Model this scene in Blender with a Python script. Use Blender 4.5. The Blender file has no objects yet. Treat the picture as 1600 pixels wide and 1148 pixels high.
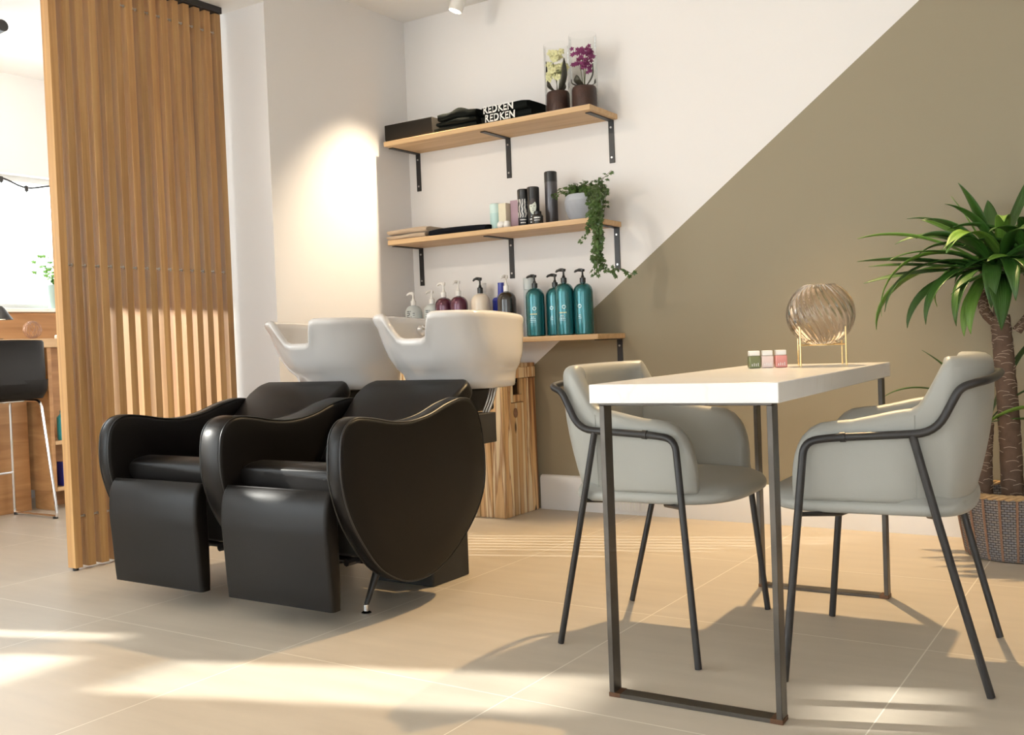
import bpy, bmesh, math, random
from math import sin, cos, pi, sqrt, radians
from mathutils import Vector, Matrix
random.seed(7)
scene = bpy.context.scene
COL = scene.collection

# ------------------------------------------------------------------ camera
cam_d = bpy.data.cameras.new('camera'); cam = bpy.data.objects.new('camera', cam_d); COL.objects.link(cam)
def cam_axes(p, r, y):
    fw = Vector((sin(y)*cos(p), cos(y)*cos(p), sin(p)))
    rt = fw.cross(Vector((0, 0, 1))).normalized(); up = rt.cross(fw)
    return cos(r)*rt + sin(r)*up, -sin(r)*rt + cos(r)*up, fw
rt, up, fw = cam_axes(-0.0244, -0.0387, -0.58)
cam.matrix_world = Matrix(((rt.x, up.x, -fw.x, 0), (rt.y, up.y, -fw.y, 0), (rt.z, up.z, -fw.z, 0.857), (0, 0, 0, 1)))
cam_d.sensor_width = 36; cam_d.lens = 36*1558.03/1600; cam_d.clip_start = 0.05
scene.camera = cam

# ------------------------------------------------------------------ light and exposure
scene.view_settings.view_transform = 'Standard'; scene.view_settings.look = 'None'
scene.view_settings.gamma = 1; scene.view_settings.use_curve_mapping = False
scene.view_settings.exposure = 0.48
W = bpy.data.worlds.new('sky'); scene.world = W; W.use_nodes = True
W.node_tree.nodes['Background'].inputs[0].default_value = (0.93, 0.97, 1.0, 1)
W.node_tree.nodes['Background'].inputs[1].default_value = 5.3

def sun(azim, elev, strength, color, angle):
    d = bpy.data.lights.new('sun', 'SUN'); d.energy = strength; d.color = color; d.angle = radians(angle)
    o = bpy.data.objects.new('sun', d); COL.objects.link(o)
    v = Vector((cos(elev)*cos(azim), cos(elev)*sin(azim), -sin(elev)))
    o.rotation_euler = v.to_track_quat('-Z', 'Y').to_euler()
sun(radians(20), radians(20.5), 10.0, (1.0, 0.94, 0.86), 0.8)

def spot(loc, target, watts, color, cone, blend, size=0.02):
    d = bpy.data.lights.new('spot_light', 'SPOT'); d.energy = watts; d.color = color
    d.spot_size = radians(cone); d.spot_blend = blend; d.shadow_soft_size = size
    o = bpy.data.objects.new('spot_light', d); COL.objects.link(o); o.location = loc
    o.rotation_euler = (Vector(target)-Vector(loc)).to_track_quat('-Z', 'Y').to_euler()
WARM = (1.0, 0.70, 0.36)
SPOTS = [  # position, target, watts, colour, cone, blend
    ((-2.95, 4.10, 2.52), (-3.49, 3.74, 0.70), 150, (1.0, 0.82, 0.58), 66, 1.0),
    ((-1.28, 4.02, 2.50), (-1.08, 2.95, 0.0), 185, WARM, 80, 0.4),
    ((-3.20, 1.55, 2.50), (-1.75, 4.36, 1.4), 42, (1.0, 0.86, 0.68), 80, 0.7),
]
for s in SPOTS: spot(*s)
spot((-4.985, 2.86, 2.535), (-5.97, 3.2, 1.9), 25, (1.0, 0.88, 0.70), 130, 1.0)

# ------------------------------------------------------------------ materials
def nm(name):
    m = bpy.data.materials.new(name); m.use_nodes = True
    return m, m.node_tree.nodes, m.node_tree.links, m.node_tree.nodes['Principled BSDF']
def S(b, **k):
    for n, v in k.items():
        n = {'color': 'Base Color', 'rough': 'Roughness', 'metal': 'Metallic', 'spec': 'Specular IOR Level', 'coat': 'Coat Weight',
             'coatr': 'Coat Roughness', 'trans': 'Transmission Weight', 'ior': 'IOR', 'sheen': 'Sheen Weight', 'sss': 'Subsurface Weight', 'alpha': 'Alpha'}[n]
        b.inputs[n].default_value = (*v, 1) if isinstance(v, tuple) and len(v) == 3 else v
def plain(name, color, rough=0.5, metal=0.0, bump=0.0, bscale=200, var=0.0, vscale=6, **k):
    m, N, L, b = nm(name); S(b, color=color, rough=rough, metal=metal, **k)
    tc = N.new('ShaderNodeTexCoord')
    if bump:
        n = N.new('ShaderNodeTexNoise'); n.inputs['Scale'].default_value = bscale; n.inputs['Detail'].default_value = 3
        bp = N.new('ShaderNodeBump'); bp.inputs['Strength'].default_value = bump; bp.inputs['Distance'].default_value = 0.002
        L.new(tc.outputs['Object'], n.inputs['Vector']); L.new(n.outputs['Fac'], bp.inputs['Height']); L.new(bp.outputs['Normal'], b.inputs['Normal'])
    if var:
        n = N.new('ShaderNodeTexNoise'); n.inputs['Scale'].default_value = vscale; n.inputs['Detail'].default_value = 4
        r = N.new('ShaderNodeMix'); r.data_type = 'RGBA'
        r.inputs[6].default_value = (*[c*(1-var) for c in color], 1); r.inputs[7].default_value = (*[min(1, c*(1+var)) for c in color], 1)
        L.new(tc.outputs['Object'], n.inputs['Vector']); L.new(n.outputs['Fac'], r.inputs[0]); L.new(r.outputs[2], b.inputs['Base Color'])
    return m
def ramp(N, stops):
    r = N.new('ShaderNodeValToRGB'); e = r.color_ramp.elements
    while len(e) < len(stops): e.new(0.5)
    for i, (p, c) in enumerate(stops): e[i].position = p; e[i].color = (*c, 1)
    return r
def wood(name, stops, scale=(30, 30, 1.2), rough=0.5, det=5, dist=1.2, rand=True, knots=False):
    m, N, L, b = nm(name); S(b, rough=rough)
    tc = N.new('ShaderNodeTexCoord'); mp = N.new('ShaderNodeMapping'); mp.inputs['Scale'].default_value = scale
    L.new(tc.outputs['Object'], mp.inputs['Vector'])
    if rand:
        oi = N.new('ShaderNodeObjectInfo'); v = N.new('ShaderNodeVectorMath'); v.operation = 'MULTIPLY'
        v.inputs[1].default_value = (37, 53, 11); L.new(oi.outputs['Random'], v.inputs[0]); L.new(v.outputs[0], mp.inputs['Location'])
    n = N.new('ShaderNodeTexNoise'); n.inputs['Scale'].default_value = 1; n.inputs['Detail'].default_value = det
    n.inputs['Distortion'].default_value = dist
    L.new(mp.outputs[0], n.inputs['Vector']); r = ramp(N, stops); L.new(n.outputs['Fac'], r.inputs[0])
    out = r.outputs[0]
    if rand:
        hs = N.new('ShaderNodeHueSaturation'); mr = N.new('ShaderNodeMapRange'); mr.inputs[3].default_value = 0.82; mr.inputs[4].default_value = 1.18
        L.new(oi.outputs['Random'], mr.inputs[0]); L.new(mr.outputs[0], hs.inputs['Value']); L.new(out, hs.inputs['Color']); out = hs.outputs[0]
    if knots:
        vo = N.new('ShaderNodeTexVoronoi'); vo.inputs['Scale'].default_value = 1; mk = N.new('ShaderNodeMapping'); mk.inputs['Scale'].default_value = (10, 10, 3.4)
        L.new(tc.outputs['Object'], mk.inputs['Vector']); L.new(mk.outputs[0], vo.inputs['Vector'])
        kr = ramp(N, [(0.07, (0, 0, 0)), (0.13, (1, 1, 1))]); L.new(vo.outputs['Distance'], kr.inputs[0])
        mx = N.new('ShaderNodeMix'); mx.data_type = 'RGBA'; mx.inputs[6].default_value = (0.10, 0.045, 0.018, 1)
        L.new(kr.outputs[0], mx.inputs[0]); L.new(out, mx.inputs[7]); out = mx.outputs[2]
    L.new(out, b.inputs['Base Color'])
    bp = N.new('ShaderNodeBump'); bp.inputs['Strength'].default_value = 0.12; bp.inputs['Distance'].default_value = 0.002
    L.new(n.outputs['Fac'], bp.inputs['Height']); L.new(bp.outputs['Normal'], b.inputs['Normal'])
    return m
def thin_glass(name, tint=(1, 1, 1), refl=0.12, rough=0.01):
    m, N, L, b = nm(name); N.remove(b)
    t = N.new('ShaderNodeBsdfTransparent'); t.inputs[0].default_value = (*tint, 1)
    g = N.new('ShaderNodeBsdfGlossy'); g.inputs['Roughness'].default_value = rough
    lw = N.new('ShaderNodeLayerWeight'); lw.inputs[0].default_value = refl
    ml = N.new('ShaderNodeMath'); ml.operation = 'MULTIPLY'; ml.inputs[1].default_value = 0.55; L.new(lw.outputs['Fresnel'], ml.inputs[0])
    mx = N.new('ShaderNodeMixShader'); L.new(ml.outputs[0], mx.inputs[0]); L.new(t.outputs[0], mx.inputs[1]); L.new(g.outputs[0], mx.inputs[2])
    L.new(mx.outputs[0], N['Material Output'].inputs[0]); return m

M_white = plain('white_paint', (0.76, 0.735, 0.72), 0.75, bump=0.05, bscale=90)
M_ceil = plain('ceiling_paint', (0.87, 0.85, 0.83), 0.85)
M_base = plain('baseboard_paint', (0.80, 0.79, 0.79), 0.45)
# back wall: white with a taupe field below a diagonal line
m, N, L, b = nm('two_tone_wall_paint'); S(b, rough=0.72); M_back = m
tc = N.new('ShaderNodeTexCoord'); sp = N.new('ShaderNodeSeparateXYZ'); L.new(tc.outputs['Object'], sp.inputs[0])
a = N.new('ShaderNodeMath'); a.operation = 'MULTIPLY_ADD'; a.inputs[1].default_value = -0.757; a.inputs[2].default_value = -(0.756+0.757*2.702)
L.new(sp.outputs['X'], a.inputs[0]); c = N.new('ShaderNodeMath'); c.operation = 'ADD'; L.new(a.outputs[0], c.inputs[0]); L.new(sp.outputs['Z'], c.inputs[1])
g = N.new('ShaderNodeMath'); g.operation = 'GREATER_THAN'; g.inputs[1].default_value = 0; L.new(c.outputs[0], g.inputs[0])
mx = N.new('ShaderNodeMix'); mx.data_type = 'RGBA'; mx.inputs[6].default_value = (0.290, 0.245, 0.168, 1); mx.inputs[7].default_value = (0.77, 0.745, 0.73, 1)
L.new(g.outputs[0], mx.inputs[0]); L.new(mx.outputs[2], b.inputs['Base Color'])
# floor: 80 cm stoneware tiles
m, N, L, b = nm('beige_floor_tile'); M_floor = m
tc = N.new('ShaderNodeTexCoord'); sp = N.new('ShaderNodeSeparateXYZ'); L.new(tc.outputs['Object'], sp.inputs[0])
def grid(axis, off):
    a = N.new('ShaderNodeMath'); a.operation = 'SUBTRACT'; a.inputs[1].default_value = off; L.new(sp.outputs[axis], a.inputs[0])
    d = N.new('ShaderNodeMath'); d.operation = 'PINGPONG'; d.inputs[1].default_value = 0.4; L.new(a.outputs[0], d.inputs[0])
    l = N.new('ShaderNodeMath'); l.operation = 'LESS_THAN'; l.inputs[1].default_value = 0.0016; L.new(d.outputs[0], l.inputs[0]); return l
gx, gy = grid('X', -2.145), grid('Y', 1.986)
gm = N.new('ShaderNodeMath'); gm.operation = 'MAXIMUM'; L.new(gx.outputs[0], gm.inputs[0]); L.new(gy.outputs[0], gm.inputs[1])
n1 = N.new('ShaderNodeTexNoise'); n1.inputs['Scale'].default_value = 1.6; n1.inputs['Detail'].default_value = 6; L.new(tc.outputs['Object'], n1.inputs['Vector'])
mp = N.new('ShaderNodeMapping'); mp.inputs['Scale'].default_value = (1.2, 9, 1); L.new(tc.outputs['Object'], mp.inputs['Vector'])
n2 = N.new('ShaderNodeTexNoise'); n2.inputs['Scale'].default_value = 2; n2.inputs['Detail'].default_value = 5; L.new(mp.outputs[0], n2.inputs['Vector'])
ad = N.new('ShaderNodeMath'); ad.operation = 'ADD'; L.new(n1.outputs['Fac'], ad.inputs[0]); L.new(n2.outputs['Fac'], ad.inputs[1])
r = ramp(N, [(0.30, (0.50, 0.43, 0.345)), (0.62, (0.59, 0.515, 0.42)), (0.85, (0.64, 0.57, 0.47))])
hf = N.new('ShaderNodeMath'); hf.operation = 'MULTIPLY'; hf.inputs[1].default_value = 0.5; L.new(ad.outputs[0], hf.inputs[0]); L.new(hf.outputs[0], r.inputs[0])
mx = N.new('ShaderNodeMix'); mx.data_type = 'RGBA'; mx.inputs[7].default_value = (0.80, 0.74, 0.64, 1)
L.new(gm.outputs[0], mx.inputs[0]); L.new(r.outputs[0], mx.inputs[6]); L.new(mx.outputs[2], b.inputs['Base Color'])
S(b, rough=0.42, spec=0.4)
rr = N.new('ShaderNodeMapRange'); rr.inputs[3].default_value = 0.34; rr.inputs[4].default_value = 0.5; L.new(n2.outputs['Fac'], rr.inputs[0]); L.new(rr.outputs[0], b.inputs['Roughness'])

M_slat = wood('oak_slat', [(0.30, (0.36, 0.180, 0.064)), (0.5, (0.46, 0.252, 0.094)), (0.72, (0.56, 0.335, 0.140))], (26, 26, 0.9), 0.5)
M_shelf = wood('oak_shelf', [(0.3, (0.50, 0.31, 0.15)), (0.55, (0.60, 0.40, 0.21)), (0.75, (0.68, 0.47, 0.27))], (1.5, 22, 22), 0.5, rand=False)
M_crate = wood('knotty_acacia', [(0.36, (0.26, 0.11, 0.045)), (0.42, (0.66, 0.40, 0.18)), (0.50, (0.80, 0.55, 0.28)), (0.53, (0.44, 0.22, 0.09)), (0.56, (0.92, 0.78, 0.54)), (0.66, (0.90, 0.69, 0.42))], (11, 11, 0.45), 0.5, knots=True)
M_desk = wood('pine_board', [(0.3, (0.36, 0.17, 0.06)), (0.55, (0.48, 0.25, 0.10)), (0.75, (0.60, 0.34, 0.15))], (3, 1.2, 14), 0.5, rand=False)
M_desklight = wood('light_ply', [(0.3, (0.58, 0.36, 0.18)), (0.7, (0.68, 0.46, 0.25))], (3, 3, 10), 0.5, rand=False)
M_leather = plain('black_leather', (0.0055, 0.0044, 0.004), 0.38, bump=0.10, bscale=260, spec=0.24)
M_piping = plain('black_piping', (0.012, 0.012, 0.012), 0.3)
M_grey = plain('pale_grey_leather', (0.330, 0.326, 0.296), 0.42, bump=0.10, bscale=320, spec=0.4)
M_seam = plain('seam_grey', (0.30, 0.30, 0.27), 0.7)
M_ceramic = plain('white_ceramic', (0.60, 0.575, 0.555), 0.12, spec=0.5, coat=0.6, coatr=0.05)
M_chrome = plain('chrome', (0.78, 0.78, 0.80), 0.10, 1.0)
M_blackm = plain('black_powder_coat', (0.018, 0.016, 0.016), 0.42)
M_rawsteel = plain('raw_dark_steel', (0.11, 0.10, 0.09), 0.38, 0.85, var=0.35, vscale=14)
M_rust = plain('rusty_weld', (0.13, 0.065, 0.035), 0.55, 0.6, var=0.4, vscale=60)
M_blackp = plain('black_plastic', (0.012, 0.012, 0.012), 0.28)
M_blackmat = plain('black_matte', (0.02, 0.019, 0.018), 0.7)
M_whitep = plain('white_plastic', (0.78, 0.76, 0.73), 0.3)
M_box = plain('charcoal_card', (0.018, 0.0155, 0.013), 0.85, spec=0.15)
M_cloth = plain('black_cloth', (0.0075, 0.009, 0.008), 1.0, bump=0.5, bscale=260, spec=0.1)
M_navy = plain('navy_cloth', (0.008, 0.009, 0.013), 1.0, bump=0.5, bscale=260, spec=0.1)
M_beigec = plain('beige_towel', (0.46, 0.35, 0.25), 0.95, bump=0.8, bscale=300, sheen=0.3)
M_print = plain('white_print', (0.80, 0.79, 0.76), 0.6)
M_gold = plain('brushed_brass', (0.92, 0.70, 0.36), 0.22, 1.0)
M_potg = plain('pale_blue_grey_pot', (0.40, 0.42, 0.46), 0.55)
M_soil = plain('potting_soil', (0.035, 0.02, 0.012), 0.95, bump=1, bscale=120, var=0.4, vscale=60)
M_bark_r = plain('bark_chips', (0.05, 0.020, 0.014), 0.45, bump=1, bscale=60, var=0.9, vscale=22)
M_stem = plain('green_stem', (0.10, 0.13, 0.035), 0.6)
M_vine = plain('vine_stem', (0.10, 0.08, 0.035), 0.7)
M_ivy = plain('ivy_leaf', (0.045, 0.092, 0.016), 0.4, var=0.6, vscale=18)
M_orleaf = plain('orchid_leaf', (0.055, 0.05, 0.035), 0.45)
M_yellow = plain('pale_yellow_petal', (0.78, 0.75, 0.42), 0.6, var=0.15, vscale=40)
M_purple = plain('purple_petal', (0.24, 0.030, 0.14), 0.6, var=0.4, vscale=50)
M_vase = thin_glass('vase_glass', (0.97, 0.975, 0.97), 0.18)
M_pane = thin_glass('window_glass', (0.96, 0.98, 0.98), 0.08)
M_frame = plain('white_window_frame', (0.80, 0.80, 0.78), 0.4)
M_steelw = plain('stud_steel', (0.55, 0.53, 0.50), 0.3, 1.0)
# marble
m, N, L, b = nm('white_marble'); M_marble = m; S(b, rough=0.22, spec=0.35)
tc = N.new('ShaderNodeTexCoord'); n = N.new('ShaderNodeTexNoise'); n.inputs['Scale'].default_value = 1.5; n.inputs['Detail'].default_value = 5; n.inputs['Distortion'].default_value = 1.6
L.new(tc.outputs['Object'], n.inputs['Vector'])
r = ramp(N, [(0.0, (0.76, 0.75, 0.74)), (0.495, (0.76, 0.75, 0.74)), (0.5, (0.73, 0.715, 0.69)), (0.505, (0.76, 0.75, 0.74)), (1.0, (0.86, 0.85, 0.83))])
L.new(n.outputs['Fac'], r.inputs[0]); L.new(r.outputs[0], b.inputs['Base Color'])
# dracaena leaf with pale edges along its length, and trunk with ring scars
def leafmat(name, base, edge):
    m, N, L, b = nm(name); S(b, rough=0.38, spec=0.5)
    uv = N.new('ShaderNodeUVMap'); uv.uv_map = 'UVMap'; s = N.new('ShaderNodeSeparateXYZ'); L.new(uv.outputs[0], s.inputs[0])
    mp = N.new('ShaderNodeMapping'); mp.inputs['Scale'].default_value = (9, 0.6, 1); L.new(uv.outputs[0], mp.inputs['Vector'])
    n = N.new('ShaderNodeTexNoise'); n.inputs['Scale'].default_value = 2.5; L.new(mp.outputs[0], n.inputs['Vector'])
    r = ramp(N, [(0.3, base), (0.62, tuple(x*1.5 for x in base)), (0.82, edge)]); L.new(n.outputs['Fac'], r.inputs[0])
    L.new(r.outputs[0], b.inputs['Base Color'])
    w = N.new('ShaderNodeTexWave'); w.inputs['Scale'].default_value = 3; w.bands_direction = 'X'; L.new(uv.outputs[0], w.inputs['Vector'])
    bp = N.new('ShaderNodeBump'); bp.inputs['Strength'].default_value = 0.25; bp.inputs['Distance'].default_value = 0.002
    L.new(w.outputs['Fac'], bp.inputs['Height']); L.new(bp.outputs['Normal'], b.inputs['Normal'])
    return m
M_drac = leafmat('dracaena_leaf', (0.024, 0.070, 0.010), (0.14, 0.21, 0.04))
M_drac2 = leafmat('young_dracaena_leaf', (0.10, 0.20, 0.03), (0.40, 0.42, 0.15))
M_trunk = plain('ringed_trunk', (0.12, 0.072, 0.048), 0.85, bump=0.6, bscale=50, var=0.45, vscale=30)
M_scar = plain('pale_leaf_scar', (0.42, 0.32, 0.24), 0.8)
# wicker
m, N, L, b = nm('wicker_weave'); M_wick = m; S(b, rough=0.75)
uv = N.new('ShaderNodeUVMap'); uv.uv_map = 'UVMap'; br = N.new('ShaderNodeTexBrick'); L.new(uv.outputs[0], br.inputs['Vector'])
br.inputs['Scale'].default_value = 1; br.inputs['Brick Width'].default_value = 0.018; br.inputs['Row Height'].default_value = 0.009; br.inputs['Mortar Size'].default_value = 0.0012
br.inputs['Color1'].default_value = (0.20, 0.20, 0.22, 1); br.inputs['Color2'].default_value = (0.27, 0.235, 0.21, 1); br.inputs['Mortar'].default_value = (0.045, 0.035, 0.03, 1)
L.new(br.outputs['Color'], b.inputs['Base Color']); bp = N.new('ShaderNodeBump'); bp.inputs['Strength'].default_value = 0.9; bp.inputs['Distance'].default_value = 0.004; bp.invert = True
L.new(br.outputs['Fac'], bp.inputs['Height']); L.new(bp.outputs['Normal'], b.inputs['Normal'])
M_rim = plain('straw_rim', (0.46, 0.30, 0.15), 0.8, bump=1, bscale=80, var=0.4, vscale=60)
M_reed = plain('brown_reed', (0.30, 0.17, 0.11), 0.8, var=0.4, vscale=50)
m, N, L, b = nm('amber_ribbed_glass'); M_amber = m; S(b, color=(0.95, 0.87, 0.79), rough=0.04, trans=1.0, ior=1.4)
def emit(name, color, strength):
    m, N, L, b = nm(name); b.inputs['Emission Color'].default_value = (*color, 1); b.inputs['Emission Strength'].default_value = strength; return m
M_bulb = emit('lit_lamp_face', (1.0, 0.9, 0.72), 12)

# ------------------------------------------------------------------ mesh helpers
class MB:
    def __init__(s): s.v = []; s.f = []; s.uv = None
    def add(s, v, f):
        o = len(s.v); s.v += [tuple(p) for p in v]; s.f += [tuple(i+o for i in q) for q in f]; return s
    def box(s, lo, hi, mat=None):
        (a, b, c), (d, e, f) = lo, hi
        v = [(a, b, c), (d, b, c), (d, e, c), (a, e, c), (a, b, f), (d, b, f), (d, e, f), (a, e, f)]
        if mat: v = [mat @ Vector(p) for p in v]
        return s.add(v, [(0, 3, 2, 1), (4, 5, 6, 7), (0, 1, 5, 4), (1, 2, 6, 5), (2, 3, 7, 6), (3, 0, 4, 7)])
    def loft(s, rings, cap0=True, cap1=True, closed=True):
        n = len(rings[0]); v = [p for r in rings for p in r]; f = []
        for i in range(len(rings)-1):
            for j in range(n if closed else n-1):
                k = (j+1) % n; f.append((i*n+j, i*n+k, (i+1)*n+k, (i+1)*n+j))
        if cap0: f.append(tuple(range(n-1, -1, -1)))
        if cap1: f.append(tuple((len(rings)-1)*n+j for j in range(n)))
        return s.add(v, f)
    def lathe(s, prof, c=(0, 0, 0), n=28, cap=True, axis=None):
        rings = [[(c[0]+r*cos(2*pi*j/n), c[1]+r*sin(2*pi*j/n), c[2]+z) for j in range(n)] for r, z in prof]
        return s.loft(rings, cap, cap)
    def tube(s, pts, r, n=10, caps=True, closed=False):
        pts = [Vector(p) for p in pts]; rings = []; up0 = None
        for i, p in enumerate(pts):
            if closed: t = (pts[(i+1) % len(pts)]-pts[i-1])
            else: t = (pts[min(i+1, len(pts)-1)]-pts[max(i-1, 0)])
            if t.length < 1e-9: t = Vector((0, 0, 1))
            t.normalize()
            if up0 is None:
                up0 = t.orthogonal().normalized()
            else:
                up0 = (up0 - t*up0.dot(t)); up0 = up0.normalized() if up0.length > 1e-6 else t.orthogonal().normalized()
            w = t.cross(up0); rr = r[i] if isinstance(r, (list, tuple)) else r
            rings.append([p+rr*(cos(2*pi*j/n)*up0+sin(2*pi*j/n)*w) for j in range(n)])
        if closed: rings.append(rings[0]); return s.loft(rings, False, False)
        return s.loft(rings, caps, caps)
    def flat(s, pts, z0, z1, axis='z'):   # prism
        n = len(pts)
        def P(a, b, c): return {'z': (a, b, c), 'x': (c, a, b), 'y': (a, c, b)}[axis]
        return s.loft([[P(a, b, z0) for a, b in pts], [P(a, b, z1) for a, b in pts]])
    def obj(s, name, mat, parent=None, bevel=0, seg=2, sharp=35, smooth=True):
        me = bpy.data.meshes.new(name); me.from_pydata(s.v, [], s.f)
        bm = bmesh.new(); bm.from_mesh(me); bmesh.ops.recalc_face_normals(bm, faces=bm.faces); bm.to_mesh(me); bm.free()
        if s.uv:
            ul = me.uv_layers.new(name='UVMap')
            for l in me.loops: ul.data[l.index].uv = s.uv[l.vertex_index]
        if smooth:
            for p in me.polygons: p.use_smooth = True
            me.set_sharp_from_angle(angle=radians(sharp))
        me.materials.append(mat); o = bpy.data.objects.new(name, me); COL.objects.link(o)
        if bevel:
            bv = o.modifiers.new('bevel', 'BEVEL'); bv.width = bevel; bv.segments = seg; bv.limit_method = 'ANGLE'; bv.angle_limit = radians(40)
        if parent: o.parent = parent
        return o
def crom(pts, n=8, closed=False):
    pts = [Vector(p) for p in pts]; out = []; N_ = len(pts)
    for i in range(N_ if closed else N_-1):
        if closed: a, b, c, d = pts[i-1], pts[i], pts[(i+1) % N_], pts[(i+2) % N_]
        else: a, b, c, d = pts[max(i-1, 0)], pts[i], pts[i+1], pts[min(i+2, N_-1)]
        for k in range(n):
            t = k/n
            out.append(0.5*((2*b)+(c-a)*t+(2*a-5*b+4*c-d)*t*t+(3*b-a-3*c+d)*t**3))
    if not closed: out.append(pts[-1])
    return out
def fillet(pts, r, n=6):
    pts = [Vector(p) for p in pts]; out = [pts[0]]
    for i in range(1, len(pts)-1):
        a, b, c = pts[i-1], pts[i], pts[i+1]; rr = r[i-1] if isinstance(r, (list, tuple)) else r
        u, w = (a-b), (c-b); d = min(rr, u.length*0.49, w.length*0.49); p0 = b+u.normalized()*d; p1 = b+w.normalized()*d
        for k in range(n+1):
            t = k/n; out.append((1-t)**2*p0+2*t*(1-t)*b+t*t*p1)
    out.append(pts[-1]); return out
def thing(name, label, cat, loc=(0, 0, 0), rz=0, group=None):
    o = bpy.data.objects.new(name, None); COL.objects.link(o); o.location = loc; o.rotation_euler = (0, 0, rz); o.empty_display_size = 0.05
    o['label'] = label; o['category'] = cat
    if group: o['group'] = group
    return o
def tag(o, label, cat, group=None, loc=None):
    o['label'] = label; o['category'] = cat
    if group: o['group'] = group
    if loc: o.location = loc
    return o
def struct(mb, name, mat, parent=None, **k):
    o = mb.obj(name, mat, parent, **k)
    if not parent: o['kind'] = 'structure'
    return o
def dup(root, label, loc, rz=0, mats=None, scale=None):
    r = root.copy(); COL.objects.link(r); r.location = loc; r.rotation_euler = (0, 0, rz); r['label'] = label
    if scale: r.scale = scale
    def sub(src, dst):
        for ch in [c for c in src.children]:
            c = ch.copy(); COL.objects.link(c); c.parent = dst
            if mats and ch.name.split('.')[0] in mats:
                c.data = ch.data.copy(); c.data.materials[0] = mats[ch.name.split('.')[0]]
            sub(ch, c)
    sub(root, r); return r
def text_mesh(s, size, bold=0.0):
    cu = bpy.data.curves.new('lettering', 'FONT'); cu.body = s; cu.size = size; cu.extrude = 0.0; cu.align_x = 'CENTER'; cu.align_y = 'CENTER'; cu.offset = bold; cu.resolution_u = 3
    o = bpy.data.objects.new('lettering', cu); COL.objects.link(o)
    dg = bpy.context.evaluated_depsgraph_get(); dg.update(); me = bpy.data.meshes.new_from_object(o.evaluated_get(dg))
    v = [tuple(p.co) for p in me.vertices]; f = [tuple(p.vertices) for p in me.polygons]
    bpy.data.objects.remove(o); bpy.data.curves.remove(cu); bpy.data.meshes.remove(me); return v, f
def wrap(v, R, ang, z0, rot=0):   # wrap flat marks on a cylinder
    out = []
    for x, y, *_ in v:
        x, y = x*cos(rot)-y*sin(rot), x*sin(rot)+y*cos(rot)
        a = ang+x/R; out.append((R*cos(a), R*sin(a), z0+y))
    return out

# ------------------------------------------------------------------ room shell
XL, XS, YW, HC = -5.97, -3.49, 4.367, 2.65
XR, YF = 2.4, -3.2
struct(MB().box((XL-0.3, YF-0.3, -0.1), (XR+0.3, YW+0.2, 0)), 'floor', M_floor)
struct(MB().box((XL-0.3, YF-0.3, HC), (XR+0.3, YW+0.2, HC+0.12)), 'ceiling', M_ceil)
struct(MB().box((-4.0, 0.6, 2.495), (XS, 3.33, HC)), 'trim_1', M_ceil)
struct(MB().box((XS, YW, 0), (XR+0.2, YW+0.2, HC)), 'wall_back', M_back)
struct(MB().box((-3.95, 3.33, 0), (XS, YW+0.2, HC)), 'wall_side', M_white)
struct(MB().box((XL, YW, 0), (-3.95, YW+0.2, HC)), 'wall_back_left', M_white)
struct(MB().box((XR, YF, 0), (XR+0.2, YW+0.2, HC)), 'wall_right', M_white)
bb = MB(); bb.v = []; prof = [(0, 0), (0.022, 0), (0.022, 0.16), (0.014, 0.172), (0, 0.176)]
bb.loft([[(x, YW-a, z) for a, z in prof] for x in (-2.70, XR)]); struct(bb, 'baseboard_back', M_base)
bb = MB().loft([[(XS+a, y, z) for a, z in prof] for y in (3.33, 4.0)]); struct(bb, 'baseboard_side', M_base)
# left facade: full-height piers between openings (y0, y1, sill, head)
def facade(name, fixed, openings, lo, hi, axis, t=0.2):
    mb = MB()
    def bx(a0, a1, z0, z1):
        if a1-a0 < 1e-4 or z1-z0 < 1e-4: return
        if axis == 'y': mb.box((fixed-t, a0, z0), (fixed, a1, z1))
        else: mb.box((a0, fixed-t, z0), (a1, fixed, z1))
    cur = lo
    for a0, a1, z0, z1 in openings:
        bx(cur, a0, 0, HC); bx(a0, a1, 0, z0); bx(a0, a1, z1, HC); cur = a1
    bx(cur, hi, 0, HC); struct(mb, name, M_white)
    return openings
LW = facade('wall_left', XL, [(-3.0, -0.70, 0.05, 2.5), (0.12, 0.49, 1.22, 2.275), (0.57, 0.73, 1.0, 1.38), (0.76, 0.965, 1.83, 2.07), (1.73, 4.25, 1.19, 2.03)], YF, YW, 'y')  # all but the last are unseen, added to shape sun patches and bounce
FW = facade('wall_front', YF, [(-5.9, -3.75, 0.05, 2.55), (-1.9, -0.9, 0.25, 2.45), (0.4, 1.9, 0.05, 2.45)], XL, XR, 'x')  # unseen windows, added to let sky light in; leftmost placed to light the slats
wn = 0
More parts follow.
